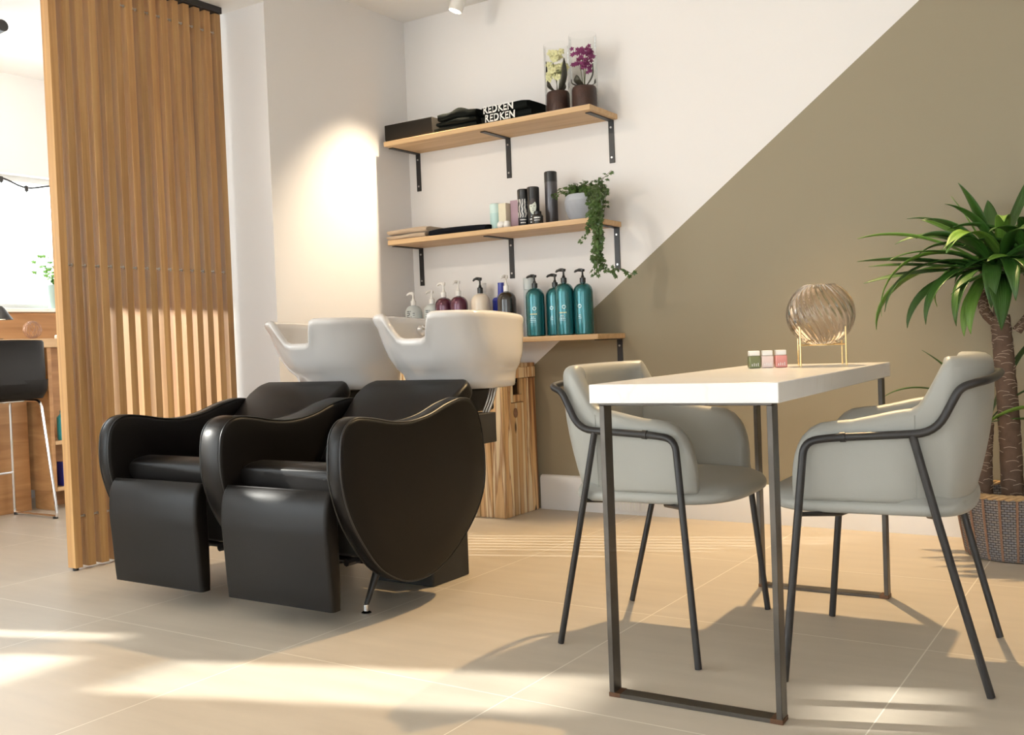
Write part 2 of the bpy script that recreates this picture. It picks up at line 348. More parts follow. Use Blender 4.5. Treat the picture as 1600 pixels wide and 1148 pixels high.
for axis, fixed, ops in (('y', XL, LW), ('x', YF, FW)):
    for a0, a1, z0, z1 in ops:
        wn += 1; fr = MB(); w = 0.035; pn = MB()
        def B(lo_, hi_, a, b_, z, zz, mb):
            if axis == 'y': mb.box((fixed-lo_, a, z), (fixed-hi_, b_, zz))
            else: mb.box((a, fixed-lo_, z), (b_, fixed-hi_, zz))
        B(0.12, 0.07, a0, a0+w, z0, z1, fr); B(0.12, 0.07, a1-w, a1, z0, z1, fr); B(0.12, 0.07, a0+w, a1-w, z0, z0+w, fr); B(0.12, 0.07, a0+w, a1-w, z1-w, z1, fr)
        if a1-a0 > 2.3 and axis == 'y': B(0.12, 0.07, 1.965, 2.0, z0+w, z1-w, fr); B(0.12, 0.07, 2.385, 2.50, z0+w, z1-w, fr)
        if axis == 'y' and z1 == 2.275: B(0.12, 0.07, a0+w, a1-w, 1.375, 1.47, fr); B(0.12, 0.07, a0+w, a1-w, 1.95, 2.15, fr)  # unseen bars, thickened to cut and dim the sun patch on the floor
        o = struct(fr, 'window_%d' % wn, M_frame); B(0.098, 0.094, a0+w, a1-w, z0+w, z1-w, pn); pn.obj('window_pane', M_pane, o)
struct(MB().box((XL-0.08, 1.74, 1.165), (XL+0.09, 4.27, 1.19)), 'trim_2', M_frame, bevel=0.004)

# ------------------------------------------------------------------ ceiling spotlights
proto = None
for i, (loc, tgt, *_r) in enumerate(SPOTS):
    z = Vector((0, 0, 1)); lab = ['white ceiling spotlight above the shelves, tilted towards the side wall', 'white ceiling spotlight above the marble table', 'white ceiling spotlight near the slatted screen, aimed at the shelves'][i]
    t = thing('ceiling_spotlight', lab, 'spotlight', (loc[0], loc[1], HC), 0, 'white ceiling spotlights')
    MB().lathe([(0.0001, 0), (0.045, 0), (0.045, -0.02), (0.0001, -0.02)]).obj('ceiling_plate', M_whitep, t)
    MB().tube([(0, 0, -0.018), (0, 0, -0.075)], 0.008).obj('stem', M_whitep, t)
    d = (Vector(tgt)-Vector(loc)).normalized(); q = d.to_track_quat('-Z', 'Y').to_matrix().to_4x4(); q.translation = Vector((0, 0, loc[2]-HC))+d*0.0
    hd = MB().lathe([(0.0001, 0.10), (0.030, 0.098), (0.036, 0.088), (0.036, 0.012), (0.032, 0.012), (0.032, 0.03), (0.0001, 0.03)], n=24); hd.v = [q @ Vector(p) for p in hd.v]; hd.obj('lamp_head', M_whitep, t)
    ln = MB().lathe([(0.0001, 0.024), (0.031, 0.024), (0.031, 0.028), (0.0001, 0.028)], n=24); ln.v = [q @ Vector(p) for p in ln.v]; ln.obj('lamp_face', M_bulb, t)

# ------------------------------------------------------------------ slatted screen
scr = thing('slatted_screen', 'tall room divider of vertical oak slats with gaps, left of the wash chairs', 'room divider', (-3.735, 2.8, 0))
Y0 = 2.377-2.8; PT = 0.0605
for i in range(15):
    y = Y0+i*PT
    MB().box((-0.026, y+0.002, 0.012), (0.026, y+0.036, 2.462)).obj('slat', M_slat, scr, bevel=0.0015, seg=1)
MB().box((-0.036, Y0, 2.464), (0.036, Y0+14*PT+0.038, 2.494)).obj('top_rail', M_blackm, scr, bevel=0.001)
for i in range(14):
    y = Y0+i*PT+0.038
    for z in (0.22, 1.245, 2.37):
        sp = MB().tube([(0.014, y-0.0025, z), (0.014, y+0.025, z)], 0.0035, 8); sp.tube([(0.014, y+0.001, z), (0.014, y+0.004, z)], 0.007, 6); sp.tube([(0.014, y+0.0185, z), (0.014, y+0.0215, z)], 0.007, 6)
        if z != 2.37 or i > 4: sp.obj('threaded_rod', M_steelw, scr)
for k in (0, 14): MB().lathe([(0.012, 0), (0.012, 0.013)], (0, Y0+k*PT+0.019, 0), 12).obj('foot', M_blackp, scr)

# ------------------------------------------------------------------ shelves and brackets
def shelf(z, label, bx_):
    t = thing('wall_shelf', label, 'shelf', (-2.815, 4.2275, z), 0, 'oak wall shelves')
    MB().box((-0.62, -0.1395, -0.025), (0.62, 0.1395, 0)).obj('board', M_shelf, t, bevel=0.002)
    for x in bx_:
        u = x+2.815; m_ = MB()
        m_.box((u-0.0145, -0.095, -0.030), (u+0.0145, 0.139, -0.0252)); m_.box((u-0.0145, 0.134, -0.232), (u+0.0145, 0.139, -0.0252))
        b_ = m_.obj('bracket', M_blackm, t, bevel=0.001, seg=1)
        for zz in (-0.06, -0.205):
            sc = MB().tube([(u, 0.1345, zz), (u, 0.131, zz)], 0.005, 10); sc.obj('screw', M_steelw, b_)
    return t
shelf(1.945, 'oak shelf, topmost of three, with two orchid vases and dark folded cloths', (-3.425, -2.83, -2.23))
shelf(1.425, 'oak shelf, middle of three, with the ivy pot and spray cans', (-3.43, -2.835, -2.22))
shelf(0.885, 'oak shelf, lowest of three, holding the row of pump bottles', (-3.43, -2.84, -2.225))

# --- things on the top shelf
ZT, ZM, ZB = 1.9455, 1.4255, 0.8855
t = thing('storage_box', 'flat charcoal cardboard box with lid, left end of top shelf', 'box', (-3.285, 4.215, ZT))
MB().box((-0.157, -0.102, 0), (0.157, 0.102, 0.062)).obj('box_base', M_box, t, bevel=0.002)
MB().box((-0.159, -0.104, 0.010), (0.159, 0.104, 0.090)).obj('lid', M_box, t, bevel=0.003)
def folded(w, d, h, seed, layers=1, sag=0.25):
    rnd = random.Random(seed); mb = MB(); n = 22; rows = 10; rings = []
    # loft along x of a rounded fold cross-section
    ph = [rnd.uniform(0, 6) for _ in range(4)]
    for i in range(n+1):
        x = -w/2+w*i/n; e = min(1, 4*min(i, n-i)/n*1.2+0.35); e = e**0.4
        hh = h*(0.80+0.2*e)*(1+sag*0.25*sin(ph[0]+5*x/w)); dd = d/2*(1+0.035*sin(ph[1]+7*x/w)); ring = []
        for j in range(rows*2):
            a = 2*pi*j/(rows*2); cx = abs(cos(a))**0.35*(1 if cos(a) >= 0 else -1); sz = abs(sin(a))**0.6*(1 if sin(a) >= 0 else -1)
            ring.append((x+0.004*sin(ph[2]+3*a), cx*dd+0.003*sin(ph[3]+4*a+9*x/w), max(0, hh/2+sz*hh/2*(0.9+0.1*e))))
        rings.append(ring)
    return mb.loft(rings)
stack = [('black folded towel at bottom of pile beside charcoal box', 0.028), ('black folded towel in middle of pile beside charcoal box', 0.029), ('black folded towel with peaked top on pile beside charcoal box', 0.036)]
z = ZT
for i, (lb, h) in enumerate(stack):
    f_ = folded(0.262-0.012*i, 0.20, h, i+3)
    if i == 2: f_.v = [(x, y, zz+(0.022*math.exp(-((x-0.01)/0.045)**2) if zz > h*0.5 else 0)) for x, y, zz in f_.v]
    tag(f_.obj('folded_towel', M_cloth, sharp=80), lb, 'towel', 'black folded towels on top shelf', (-2.975+0.004*i, 4.205, z)); z += h
z = ZT
for i, (lb, h) in enumerate([('black t-shirt with white lettering, lower of folded pair on top shelf', 0.040), ('black t-shirt with white lettering, upper of folded pair on top shelf', 0.046)]):
    t = thing('folded_shirt', lb, 'shirt', (-2.665-0.008*i, 4.20, z), 0, 'folded printed t-shirts')
    folded(0.292-0.03*i, 0.205, h, i+13, sag=0.1).obj('cloth', M_cloth, t, sharp=80)
    v, f = text_mesh('REDKEN', 0.062, 0.0016)
    sc = 0.175/(max(p[0] for p in v)-min(p[0] for p in v)); y0 = -0.1075
    lift = 0.0
    tm = MB().add([(x*sc-0.045+0.012*i+0.012*(1-i), y0-0.0012-0.0*yy+0.006*max(0, abs(yy)-0.012)/0.012, h/2+yy*0.82+lift) for x, yy, _ in v], f); o = tm.obj('lettering', M_print, t, smooth=False); o['label'] = 'white printed lettering'; z += h

def orchid(label, x, petal, H, R, Hpot, seed, leaves):
    rnd = random.Random(seed)
    t = thing('orchid_vase', label, 'vase', (x, 4.225, ZT), 0, 'orchids in glass cylinders')
    MB().lathe([(0.0001, 0.002), (R-0.004, 0.002), (R, 0.006), (R, H-0.004), (R-0.0012, H)], n=40, cap=False).obj('glass_cylinder', M_vase, t)
    MB().lathe([(0.0001, 0.010), (R-0.006, 0.010), (R-0.006, Hpot*0.9), (R-0.012, Hpot), (0.0001, Hpot+0.004)], n=32).obj('bark_filling', M_bark_r, t)
    tops = []
    for k in range(3):
        a = 2.1*k+seed; top = Vector((0.022*cos(a), 0.02*sin(a), Hpot+rnd.uniform(0.10, 0.145)))
        pts = crom([(0.004*cos(a), 0.004*sin(a), Hpot), (0.012*cos(a+0.5), 0.010*sin(a), Hpot+0.05), top], 6); MB().tube(pts, 0.0016, 6).obj('stem', M_stem, t); tops.append(top)
    for (la, ll, lw, up_) in leaves:
        mb = MB(); rings = []
        for i in range(12):
            s_ = i/11; rr = min(R-0.008, 0.008+(R-0.014)*sin(min(1, s_*1.35)*pi/2)); zz = Hpot+0.002+ll*(s_**1.25); wd = lw*(sin(pi*min(0.999, 0.10+0.88*s_)))**0.7
            c = Vector((rr*cos(la), rr*sin(la), zz)); sd = Vector((-sin(la), cos(la), 0))
            rings.append([c-sd*wd, c-sd*wd*0.4+Vector((cos(la), sin(la), 0))*0.003, c+sd*wd*0.4+Vector((cos(la), sin(la), 0))*0.003, c+sd*wd])
        mb.loft(rings, False, False, closed=False); o = mb.obj('leaf', M_orleaf, t); sm = o.modifiers.new('thickness', 'SOLIDIFY'); sm.thickness = 0.0015
    nfl = 38 if petal is M_yellow else 64; fs = 0.0195 if petal is M_yellow else 0.0125
    for k in range(nfl):
        tp = tops[k % 3]; c = Vector((rnd.uniform(-1, 1), rnd.uniform(-1, 1), 0)); c = c.normalized()*(rnd.random()**0.5)*(R-0.002-fs*0.85); c.z = Hpot+rnd.uniform(0.085, 0.175)
        c.z = Hpot+0.065+0.125*rnd.random() if petal is M_yellow else Hpot+0.075+0.115*rnd.random()**0.7
        mb = MB(); nrm = Vector((c.x*0.6+0.3, c.y*0.4-0.8, 0.15+rnd.uniform(-0.3, 0.3))).normalized(); u = nrm.orthogonal().normalized(); w = nrm.cross(u); rot = rnd.uniform(0, 6)
        for q in range(5):
            a = rot+2*pi*q/5; d = cos(a)*u+sin(a)*w; sd = nrm.cross(d); pw = 0.50 if petal is M_yellow else 0.38
            P = [c+nrm*0.001, c+d*fs*0.4-sd*fs*pw*0.8+nrm*0.003, c+d*fs*0.8-sd*fs*pw*0.6+nrm*0.003, c+d*fs+nrm*0.0, c+d*fs*0.8+sd*fs*pw*0.6+nrm*0.003, c+d*fs*0.4+sd*fs*pw*0.8+nrm*0.003]
            mb.add(P, [(0, 1, 2, 3), (0, 3, 4, 5)])
        mb.lathe([(0.0005, -0.002), (0.003, 0), (0.0005, 0.002)], tuple(c+nrm*0.004), 6)
        o = mb.obj('blossom', petal, t); sm = o.modifiers.new('thickness', 'SOLIDIFY'); sm.thickness = 0.0008
orchid('tall glass cylinder with pale yellow orchid and bark, on top shelf', -2.440, M_yellow, 0.350, 0.063, 0.118, 2, [(3.3, 0.155, 0.012, 0), (-0.35, 0.15, 0.018, 0), (4.2, 0.05, 0.012, 0), (1.5, 0.06, 0.014, 0)])
orchid('taller glass cylinder with purple orchid, right end of top shelf', -2.295, M_purple, 0.368, 0.066, 0.118, 5, [(3.6, 0.04, 0.016, 0), (4.6, 0.045, 0.020, 0), (-0.2, 0.10, 0.006, 0), (0.9, 0.04, 0.012, 0)])

# --- things on the middle shelf
z = ZM
for i, (lb, w_, h, x) in enumerate([('beige folded towel, lower of pair at left end of middle shelf', 0.25, 0.027, -3.322), ('beige folded towel, upper of pair at left end of middle shelf', 0.265, 0.03, -3.315)]):
    tag(folded(w_, 0.20, h, 31+i).obj('folded_towel', M_beigec, sharp=80), lb, 'towel', 'beige folded towels', (x, 4.20, z)); z += h
tag(folded(0.36, 0.20, 0.036, 41).obj('folded_towel', M_navy, sharp=80), 'dark navy folded towel beside the beige towels on middle shelf', 'towel', None, (-2.998, 4.21, ZM))
def can(label, x, y, H, R, bodymat, capmat, capH, group=None, name='spray_can'):
    t = thing(name, label, 'spray can', (x, y, ZM), 0, group)
    MB().lathe([(0.0001, 0), (R-0.002, 0), (R, 0.004), (R, H-capH), (R-0.001, H-capH+0.001), (0.0001, H-capH+0.001)], n=32).obj('can_body', bodymat, t)
    MB().lathe([(0.0001, H-capH), (R+0.0006, H-capH), (R+0.0006, H-0.004), (R-0.003, H), (0.0001, H)], n=32).obj('cap', capmat, t)
    return t
M_aqua = plain('pale_aqua', (0.48, 0.68, 0.66), 0.35); M_aqua2 = plain('pale_aqua_cap', (0.60, 0.76, 0.73), 0.4)
M_cream = plain('cream_card', (0.72, 0.66, 0.50), 0.6); M_mauve = plain('mauve_card', (0.42, 0.28, 0.33), 0.55)
m, N, L, b = nm('black_white_scribble'); S(b, rough=0.35); M_scrib = m
tc = N.new('ShaderNodeTexCoord'); w_ = N.new('ShaderNodeTexWave'); w_.inputs['Scale'].default_value = 22; w_.inputs['Distortion'].default_value = 9; w_.inputs['Detail'].default_value = 2; L.new(tc.outputs['Object'], w_.inputs['Vector'])
r = ramp(N, [(0.45, (0.015, 0.015, 0.02)), (0.55, (0.55, 0.53, 0.50))]); L.new(w_.outputs['Fac'], r.inputs[0])
s_ = N.new('ShaderNodeSeparateXYZ'); L.new(tc.outputs['Object'], s_.inputs[0]); g_ = N.new('ShaderNodeMath'); g_.operation = 'GREATER_THAN'; g_.inputs[1].default_value = 0.048; L.new(s_.outputs['Z'], g_.inputs[0])
mx = N.new('ShaderNodeMix'); mx.data_type = 'RGBA'; mx.inputs[6].default_value = (0.015, 0.015, 0.02, 1); L.new(g_.outputs[0], mx.inputs[0]); L.new(r.outputs[0], mx.inputs[7]); L.new(mx.outputs[2], b.inputs['Base Color'])
M_dkcan = plain('gunmetal_can', (0.085, 0.08, 0.085), 0.3, 0.5)
can('pale aqua spray can on middle shelf beside dark towel', -2.808, 4.19, 0.135, 0.029, M_aqua, M_aqua2, 0.048)
tag(MB().box((-0.022, -0.035, 0), (0.022, 0.035, 0.130)).obj('carton', M_cream, bevel=0.001), 'narrow cream carton between aqua can and mauve carton', 'box', None, (-2.752, 4.20, ZM))
tag(MB().box((-0.031, -0.031, 0), (0.031, 0.031, 0.143)).obj('carton', M_mauve, bevel=0.001), 'mauve and pink carton left of the patterned spray can', 'box', None, (-2.695, 4.232, ZM))
for i, x in enumerate((-2.742, -2.706)):
    lab = ['small round white jar, left of two in front of cartons', 'small round white jar, right of two in front of cartons'][i]
    tag(MB().lathe([(0.0001, 0), (0.011, 0.0), (0.0175, 0.008), (0.0195, 0.0175), (0.0175, 0.027), (0.011, 0.035), (0.0001, 0.0355)], n=20).obj('round_jar', M_whitep), lab, 'jar', 'small round white jars', (x, 4.135, ZM))
c1 = can('black capped spray can with black and white scribble pattern', -2.640, 4.19, 0.188, 0.029, M_scrib, M_blackp, 0.050)
c2 = can('black capped spray can with a drawn pale face', -2.579, 4.185, 0.192, 0.030, M_blackp, M_blackp, 0.058)
M_skin = plain('pale_print', (0.62, 0.66, 0.58), 0.5); M_hairp = plain('dark_print', (0.05, 0.035, 0.035), 0.5)
va = radians(-66)
def patch(R_, ang, z0, y0, y1, left, right, ny=14, nx=8):   # grid of faces hugging the can
    mb = MB(); rows = []
    for i in range(ny+1):
        t_ = i/ny; y = y0+(y1-y0)*t_; a_, b_ = left(t_), right(t_); rows.append(wrap([(a_+(b_-a_)*j/nx, y) for j in range(nx+1)], R_, ang, z0))
    return mb.loft(rows, False, False, closed=False)
fw_ = lambda t_: 0.019*sqrt(max(0.02, 1-(2*t_-1)**2))*(0.72+0.28*min(1, t_*1.6))
o = patch(0.0304, va, 0.092, -0.036, 0.032, lambda t_: -fw_(t_), fw_).obj('drawn_face', M_skin, c2, smooth=False)
patch(0.0307, va, 0.092, 0.012, 0.040, lambda t_: -0.021*sqrt(max(0.1, 1-t_*t_)), lambda t_: -0.004+0.024*t_*sqrt(max(0.05, 1-t_*t_))*1.6).obj('drawn_hair', M_hairp, c2, smooth=False)
fm = MB()
for pts in ([(0.003, 0.004), (0.012, 0.006), (0.012, 0.0035), (0.004, 0.0015)], [(-0.012, 0.003), (-0.005, 0.004), (-0.005, 0.0015), (-0.011, 0.0005)], [(-0.003, -0.0165), (0.006, -0.0155), (0.005, -0.018), (-0.002, -0.0185)], [(0.0005, -0.004), (0.002, -0.004), (0.003, -0.010), (0.0, -0.0105)]):
    fm.add(wrap(pts, 0.0309, va, 0.092), [(0, 1, 2, 3)])
fm.obj('drawn_features', M_hairp, c2, smooth=False)
def marks(parent, R, ang, rows, mat, name='printed_marks'):   # rows: (z, width, height)
    mb = MB(); rnd = random.Random(len(rows)*7)
    for z, wd, h in rows:
        x = -wd/2
        while x < wd/2:
            l = rnd.uniform(0.003, 0.007); mb.add(wrap([(x, -h/2), (min(x+l, wd/2), -h/2), (min(x+l, wd/2), h/2), (x, h/2)], R, ang, z), [(0, 1, 2, 3)]); x += l+0.0016
    return mb.obj(name, mat, parent, smooth=False)
marks(c1, 0.0296, va, [(0.036, 0.034, 0.004), (0.022, 0.028, 0.005)], M_print)
marks(c2, 0.0308, va, [(0.046, 0.020, 0.003), (0.033, 0.034, 0.005), (0.018, 0.03, 0.005)], M_print)
c3 = can('tall slim gunmetal spray can with black cap, tallest on middle shelf', -2.500, 4.225, 0.262, 0.031, M_dkcan, M_blackp, 0.052)
t = thing('small_jar', 'low black jar with white print between face can and tall can', 'jar', (-2.527, 4.135, ZM))
MB().lathe([(0.0001, 0), (0.026, 0), (0.027, 0.003), (0.027, 0.040), (0.020, 0.048), (0.0001, 0.048)], n=28).obj('jar_body', M_blackp, t)
MB().lathe([(0.0001, 0.048), (0.019, 0.048), (0.019, 0.062), (0.017, 0.064), (0.0001, 0.064)], n=24).obj('lid', M_blackp, t)
marks(t, 0.0274, va, [(0.031, 0.034, 0.006), (0.019, 0.030, 0.003)], M_print)

# --- ivy in a ribbed pot
ivy = thing('potted_ivy', 'trailing green ivy in pale grey ribbed pot, right end of middle shelf', 'plant', (-2.315, 4.215, ZM))
pr = [(0.0001, 0), (0.052, 0.0)]
for i in range(41):
    s_ = i/40; z_ = 0.004+0.122*s_; R_ = 0.052+0.040*sin(pi*(0.08+0.66*s_))**0.9 if s_ < 0.99 else 0.080
    pr.append((R_+0.0007*sin(i*pi), z_)); pr.append((R_-0.0011, z_+0.0015))
pr += [(0.072, 0.128), (0.068, 0.110), (0.0001, 0.110)]
MB().lathe(pr, n=40).obj('pot', M_potg, ivy, sharp=60)
MB().lathe([(0.0001, 0.1105), (0.067, 0.1105), (0.05, 0.118), (0.0001, 0.120)], n=24).obj('soil', M_soil, ivy)
rnd = random.Random(12)
V3 = Vector
vines = []
for k in range(24):   # crown mound, mostly to the right
    a = rnd.uniform(-2.6, 1.2); r_ = rnd.uniform(0.05, 0.12)
    vines.append([(0.02*cos(a), 0.02*sin(a), 0.115), (0.045*cos(a), 0.035*sin(a), 0.150+rnd.uniform(0, 0.03)), (r_*cos(a)+0.02, max(-0.11, 0.07*sin(a)), 0.135+rnd.uniform(-0.01, 0.05))])
vines += [[(-0.02, 0, 0.115), (-0.08, -0.02, 0.15), (-0.13, -0.03, 0.150), (-0.155, -0.04, 0.130)],
          [(0, 0, 0.115), (-0.06, -0.05, 0.145), (-0.10, -0.07, 0.13), (-0.125, -0.08, 0.115)],
          [(-0.01, 0, 0.115), (-0.04, 0.0, 0.165), (-0.10, -0.01, 0.172), (-0.135, -0.02, 0.16)],
          [(0.03, 0, 0.12), (0.10, -0.02, 0.17), (0.15, -0.04, 0.20), (0.18, -0.05, 0.215)],
          [(0.03, 0, 0.12), (0.12, -0.04, 0.15), (0.17, -0.10, 0.10), (0.185, -0.15, 0.0)]]
for k in range(9):   # hanging strands over the front right corner of the shelf
    x0 = 0.145+0.05*rnd.random(); y0 = -0.165-0.045*rnd.random(); zb = rnd.choice([-0.10, -0.16, -0.20, -0.24, -0.27])
    vines.append([(0.03, 0, 0.115), (0.07, -0.06, 0.15), (x0-0.01, y0+0.04, 0.10), (x0, y0, 0.0), (x0+rnd.uniform(-0.02, 0.02), y0, zb*0.5), (x0+rnd.uniform(-0.035, 0.02), y0+rnd.uniform(-0.01, 0.01), zb)])
vines += [[(0.03, 0, 0.115), (0.13, -0.13, 0.10), (0.165, -0.175, -0.02), (0.16, -0.175, -0.20), (0.20, -0.17, -0.255), (0.265, -0.16, -0.25), (0.32, -0.155, -0.28)],
          [(0.03, 0, 0.115), (0.13, -0.12, 0.10), (0.17, -0.17, -0.02), (0.175, -0.17, -0.18), (0.215, -0.165, -0.26), (0.25, -0.16, -0.29)],
          [(0.06, -0.05, 0.13), (0.10, -0.14, 0.08), (0.12, -0.175, -0.03), (0.095, -0.18, -0.10), (0.065, -0.18, -0.11)]]
fol = MB(); leaf5 = [(0, 0), (0.35, -0.18), (0.55, 0.10), (0.38, 0.28), (0.62, 0.62), (0.25, 0.62), (0.0, 1.15), (-0.25, 0.62), (-0.62, 0.62), (-0.38, 0.28), (-0.55, 0.10), (-0.35, -0.18)]
def ivyleaf(mb, p, d, nrm, s):
    d = d.normalized(); nrm = (nrm-d*nrm.dot(d)).normalized(); sd = d.cross(nrm)
    v = [p+(sd*a+d*b_)*s+nrm*(-0.12*s*abs(a)*2-0.1*s*b_*b_) for a, b_ in leaf5]; c = p+d*0.35*s+nrm*0.05*s; o = len(leaf5)
    mb.add(v+[c], [(i, (i+1) % o, o) for i in range(o)])
for vn in vines:
    pts = crom(vn, 8); MB_ = pts
    st = globals().setdefault('ivystem', MB()); st.tube(pts, 0.0011, 5)
    acc = 0
    for i in range(2, len(pts)):
        seg = (pts[i]-pts[i-1]); acc += seg.length
        while acc > 0.0105:
            acc -= 0.0105; out = V3((rnd.uniform(-1, 1)+0.25, rnd.uniform(-1.3, 0.3), rnd.uniform(-0.5, 0.4))).normalized()
            p = pts[i]+out*rnd.uniform(0.004, 0.014); dd = (out*0.7+seg.normalized()*0.5+V3((0, 0, -0.45))); ivyleaf(fol, p, dd, V3((0.25, -0.75, 0.6)) + V3((rnd.uniform(-.5, .5), rnd.uniform(-.5, .5), rnd.uniform(-.5, .5))), rnd.uniform(0.012, 0.023)*(0.6 if pts[i].x < -0.07 else 1))
ivystem.obj('vines', M_vine, ivy); o = fol.obj('foliage', M_ivy, ivy, smooth=False)

# --- bottles on the lowest shelf
def pump_bottle(label, x, y, H, R, body, cap, group, nozzle=pi, bodyfrac=0.735, name='pump_bottle', shoulder=0.9, pumpout=0.030):
    t = thing(name, label, 'bottle', (x, y, ZB), 0, group)
    hb = H*bodyfrac; sh = R*shoulder
    pr = [(0.0001, 0), (R-0.004, 0), (R, 0.005), (R, hb-sh)]+[(0.012+(R-0.012)*cos(a), hb-sh+sh*sin(a)) for a in [pi/2*k/8 for k in range(1, 9)]]+[(0.0115, hb+0.004), (0.0001, hb+0.004)]
    MB().lathe(pr, n=36).obj('bottle_body', body, t)
    z0 = hb+0.002; ch = (H-hb)
    MB().lathe([(0.0001, z0), (0.0145, z0), (0.0145, z0+ch*0.34), (0.009, z0+ch*0.38), (0.0065, z0+ch*0.5), (0.0045, z0+ch*0.55), (0.0045, z0+ch*0.80), (0.0001, z0+ch*0.80)], n=20).obj('pump_collar', cap, t)
    hd = MB(); zt = z0+ch*0.78
    hd.lathe([(0.0001, zt), (0.0095, zt), (0.0115, zt+0.008), (0.011, zt+ch*0.19), (0.0001, zt+ch*0.2)], n=16)
    dx, dy = cos(nozzle), sin(nozzle)
    hd.tube(crom([(0, 0, zt+ch*0.12), (dx*0.018, dy*0.018, zt+ch*0.135), (dx*pumpout, dy*pumpout, zt+ch*0.06), (dx*(pumpout+0.004), dy*(pumpout+0.004), zt-0.002)], 4), [0.008]*5+[0.0062]*4+[0.0045]*4, 10)
    hd.obj('pump_head', cap, t)
    return t
M_wb = plain('pale_grey_bottle', (0.52, 0.56, 0.56), 0.35); M_plum = plain('plum_gloss', (0.10, 0.022, 0.05), 0.22, 0.35, coat=0.5)
M_cb = plain('cream_bottle', (0.70, 0.61, 0.50), 0.25, coat=0.3); M_blue = plain('cobalt_blue', (0.02, 0.035, 0.33), 0.25, coat=0.3)
M_bb = plain('espresso_bottle', (0.022, 0.016, 0.014), 0.15, coat=0.5)
M_teal = plain('teal_metallic', (0.012, 0.135, 0.150), 0.26, 0.55, coat=0.6); M_ink = plain('dark_ink', (0.05, 0.06, 0.07), 0.6); M_silver = plain('silver_print', (0.55, 0.62, 0.62), 0.35, 0.3); M_goldp = plain('gold_print', (0.60, 0.50, 0.27), 0.4, 0.4)
G = 'pump bottles on the lowest shelf'
fa = radians(-72)
a_ = pump_bottle('pale grey pump bottle with vertical dark lettering, leftmost on lowest shelf', -3.368, 4.20, 0.262, 0.046, M_wb, M_whitep, G, radians(200))
b_ = pump_bottle('pale grey pump bottle with vertical dark lettering, second from left', -3.262, 4.225, 0.266, 0.045, M_wb, M_whitep, G, radians(250))
for q in (a_, b_):
    v, f = text_mesh('inbc', 0.040, 0.0003); o = MB().add(wrap(v, 0.0468, fa-0.25, 0.132, -pi/2), f).obj('lettering', M_ink, q, smooth=False); o['label'] = 'vertical dark lettering'
    marks(q, 0.0466, fa+0.35, [(0.150, 0.012, 0.004), (0.140, 0.010, 0.003)], M_ink)
pump_bottle('plum purple pump bottle with white pump, left of the purple pair', -3.163, 4.20, 0.303, 0.048, M_plum, M_whitep, G, radians(198))
pump_bottle('plum purple pump bottle with white pump, right of the purple pair', -3.063, 4.195, 0.305, 0.047, M_plum, M_whitep, G, radians(255))
pump_bottle('cream pump bottle with black pump, behind the right basin', -2.918, 4.185, 0.312, 0.049, M_cb, M_blackp, G, radians(215))
pump_bottle('dark espresso pump bottle with white pump, right of the blue bottle', -2.758, 4.185, 0.312, 0.0475, M_bb, M_whitep, G, radians(255))
t = thing('square_bottle', 'cobalt blue bottle without pump between cream and dark bottles', 'bottle', (-2.850, 4.275, ZB))
MB().box((-0.046, -0.028, 0), (0.046, 0.028, 0.21)).obj('bottle_body', M_blue, t, bevel=0.018, seg=4)
MB().lathe([(0.0001, 0.20), (0.024, 0.205), (0.018, 0.222), (0.0165, 0.262), (0.0165, 0.284), (0.0001, 0.284)], n=24).obj('neck', M_blue, t)
t = thing('clear_tumbler', 'small clear glass tumbler between purple and cream bottles', 'glass', (-2.985, 4.17, ZB))
MB().lathe([(0.0001, 0.001), (0.022, 0.001), (0.026, 0.15), (0.0245, 0.15), (0.021, 0.006), (0.0001, 0.006)], n=24).obj('glass_wall', M_vase, t)
t = thing('white_tube', 'slim white cylinder behind the purple and cream bottles', 'bottle', (-2.985, 4.30, ZB))
MB().lathe([(0.0001, 0), (0.022, 0), (0.022, 0.24), (0.0001, 0.242)], n=24).obj('bottle_body', M_whitep, t); MB().lathe([(0.0001, 0.243), (0.0225, 0.243), (0.0225, 0.29), (0.0001, 0.292)], n=24).obj('cap', M_whitep, t)
t = thing('white_tube', 'slim pale grey cylinder left of the teal bottles', 'bottle', (-2.665, 4.255, ZB))
MB().lathe([(0.0001, 0), (0.030, 0), (0.030, 0.235), (0.0001, 0.236)], n=28).obj('bottle_body', M_wb, t); MB().lathe([(0.0001, 0.237), (0.0305, 0.237), (0.0305, 0.292), (0.028, 0.296), (0.0001, 0.296)], n=28).obj('cap', M_wb, t)
teal = [('teal pump bottle, leftmost of four on lowest shelf', -2.578, 4.165, 0.300, 205), ('teal pump bottle, second of four, set back between two others', -2.492, 4.215, 0.300, 215), ('teal pump bottle, third of four and tallest', -2.412, 4.165, 0.318, 195), ('teal pump bottle, rightmost of four on lowest shelf', -2.322, 4.19, 0.312, 200)]
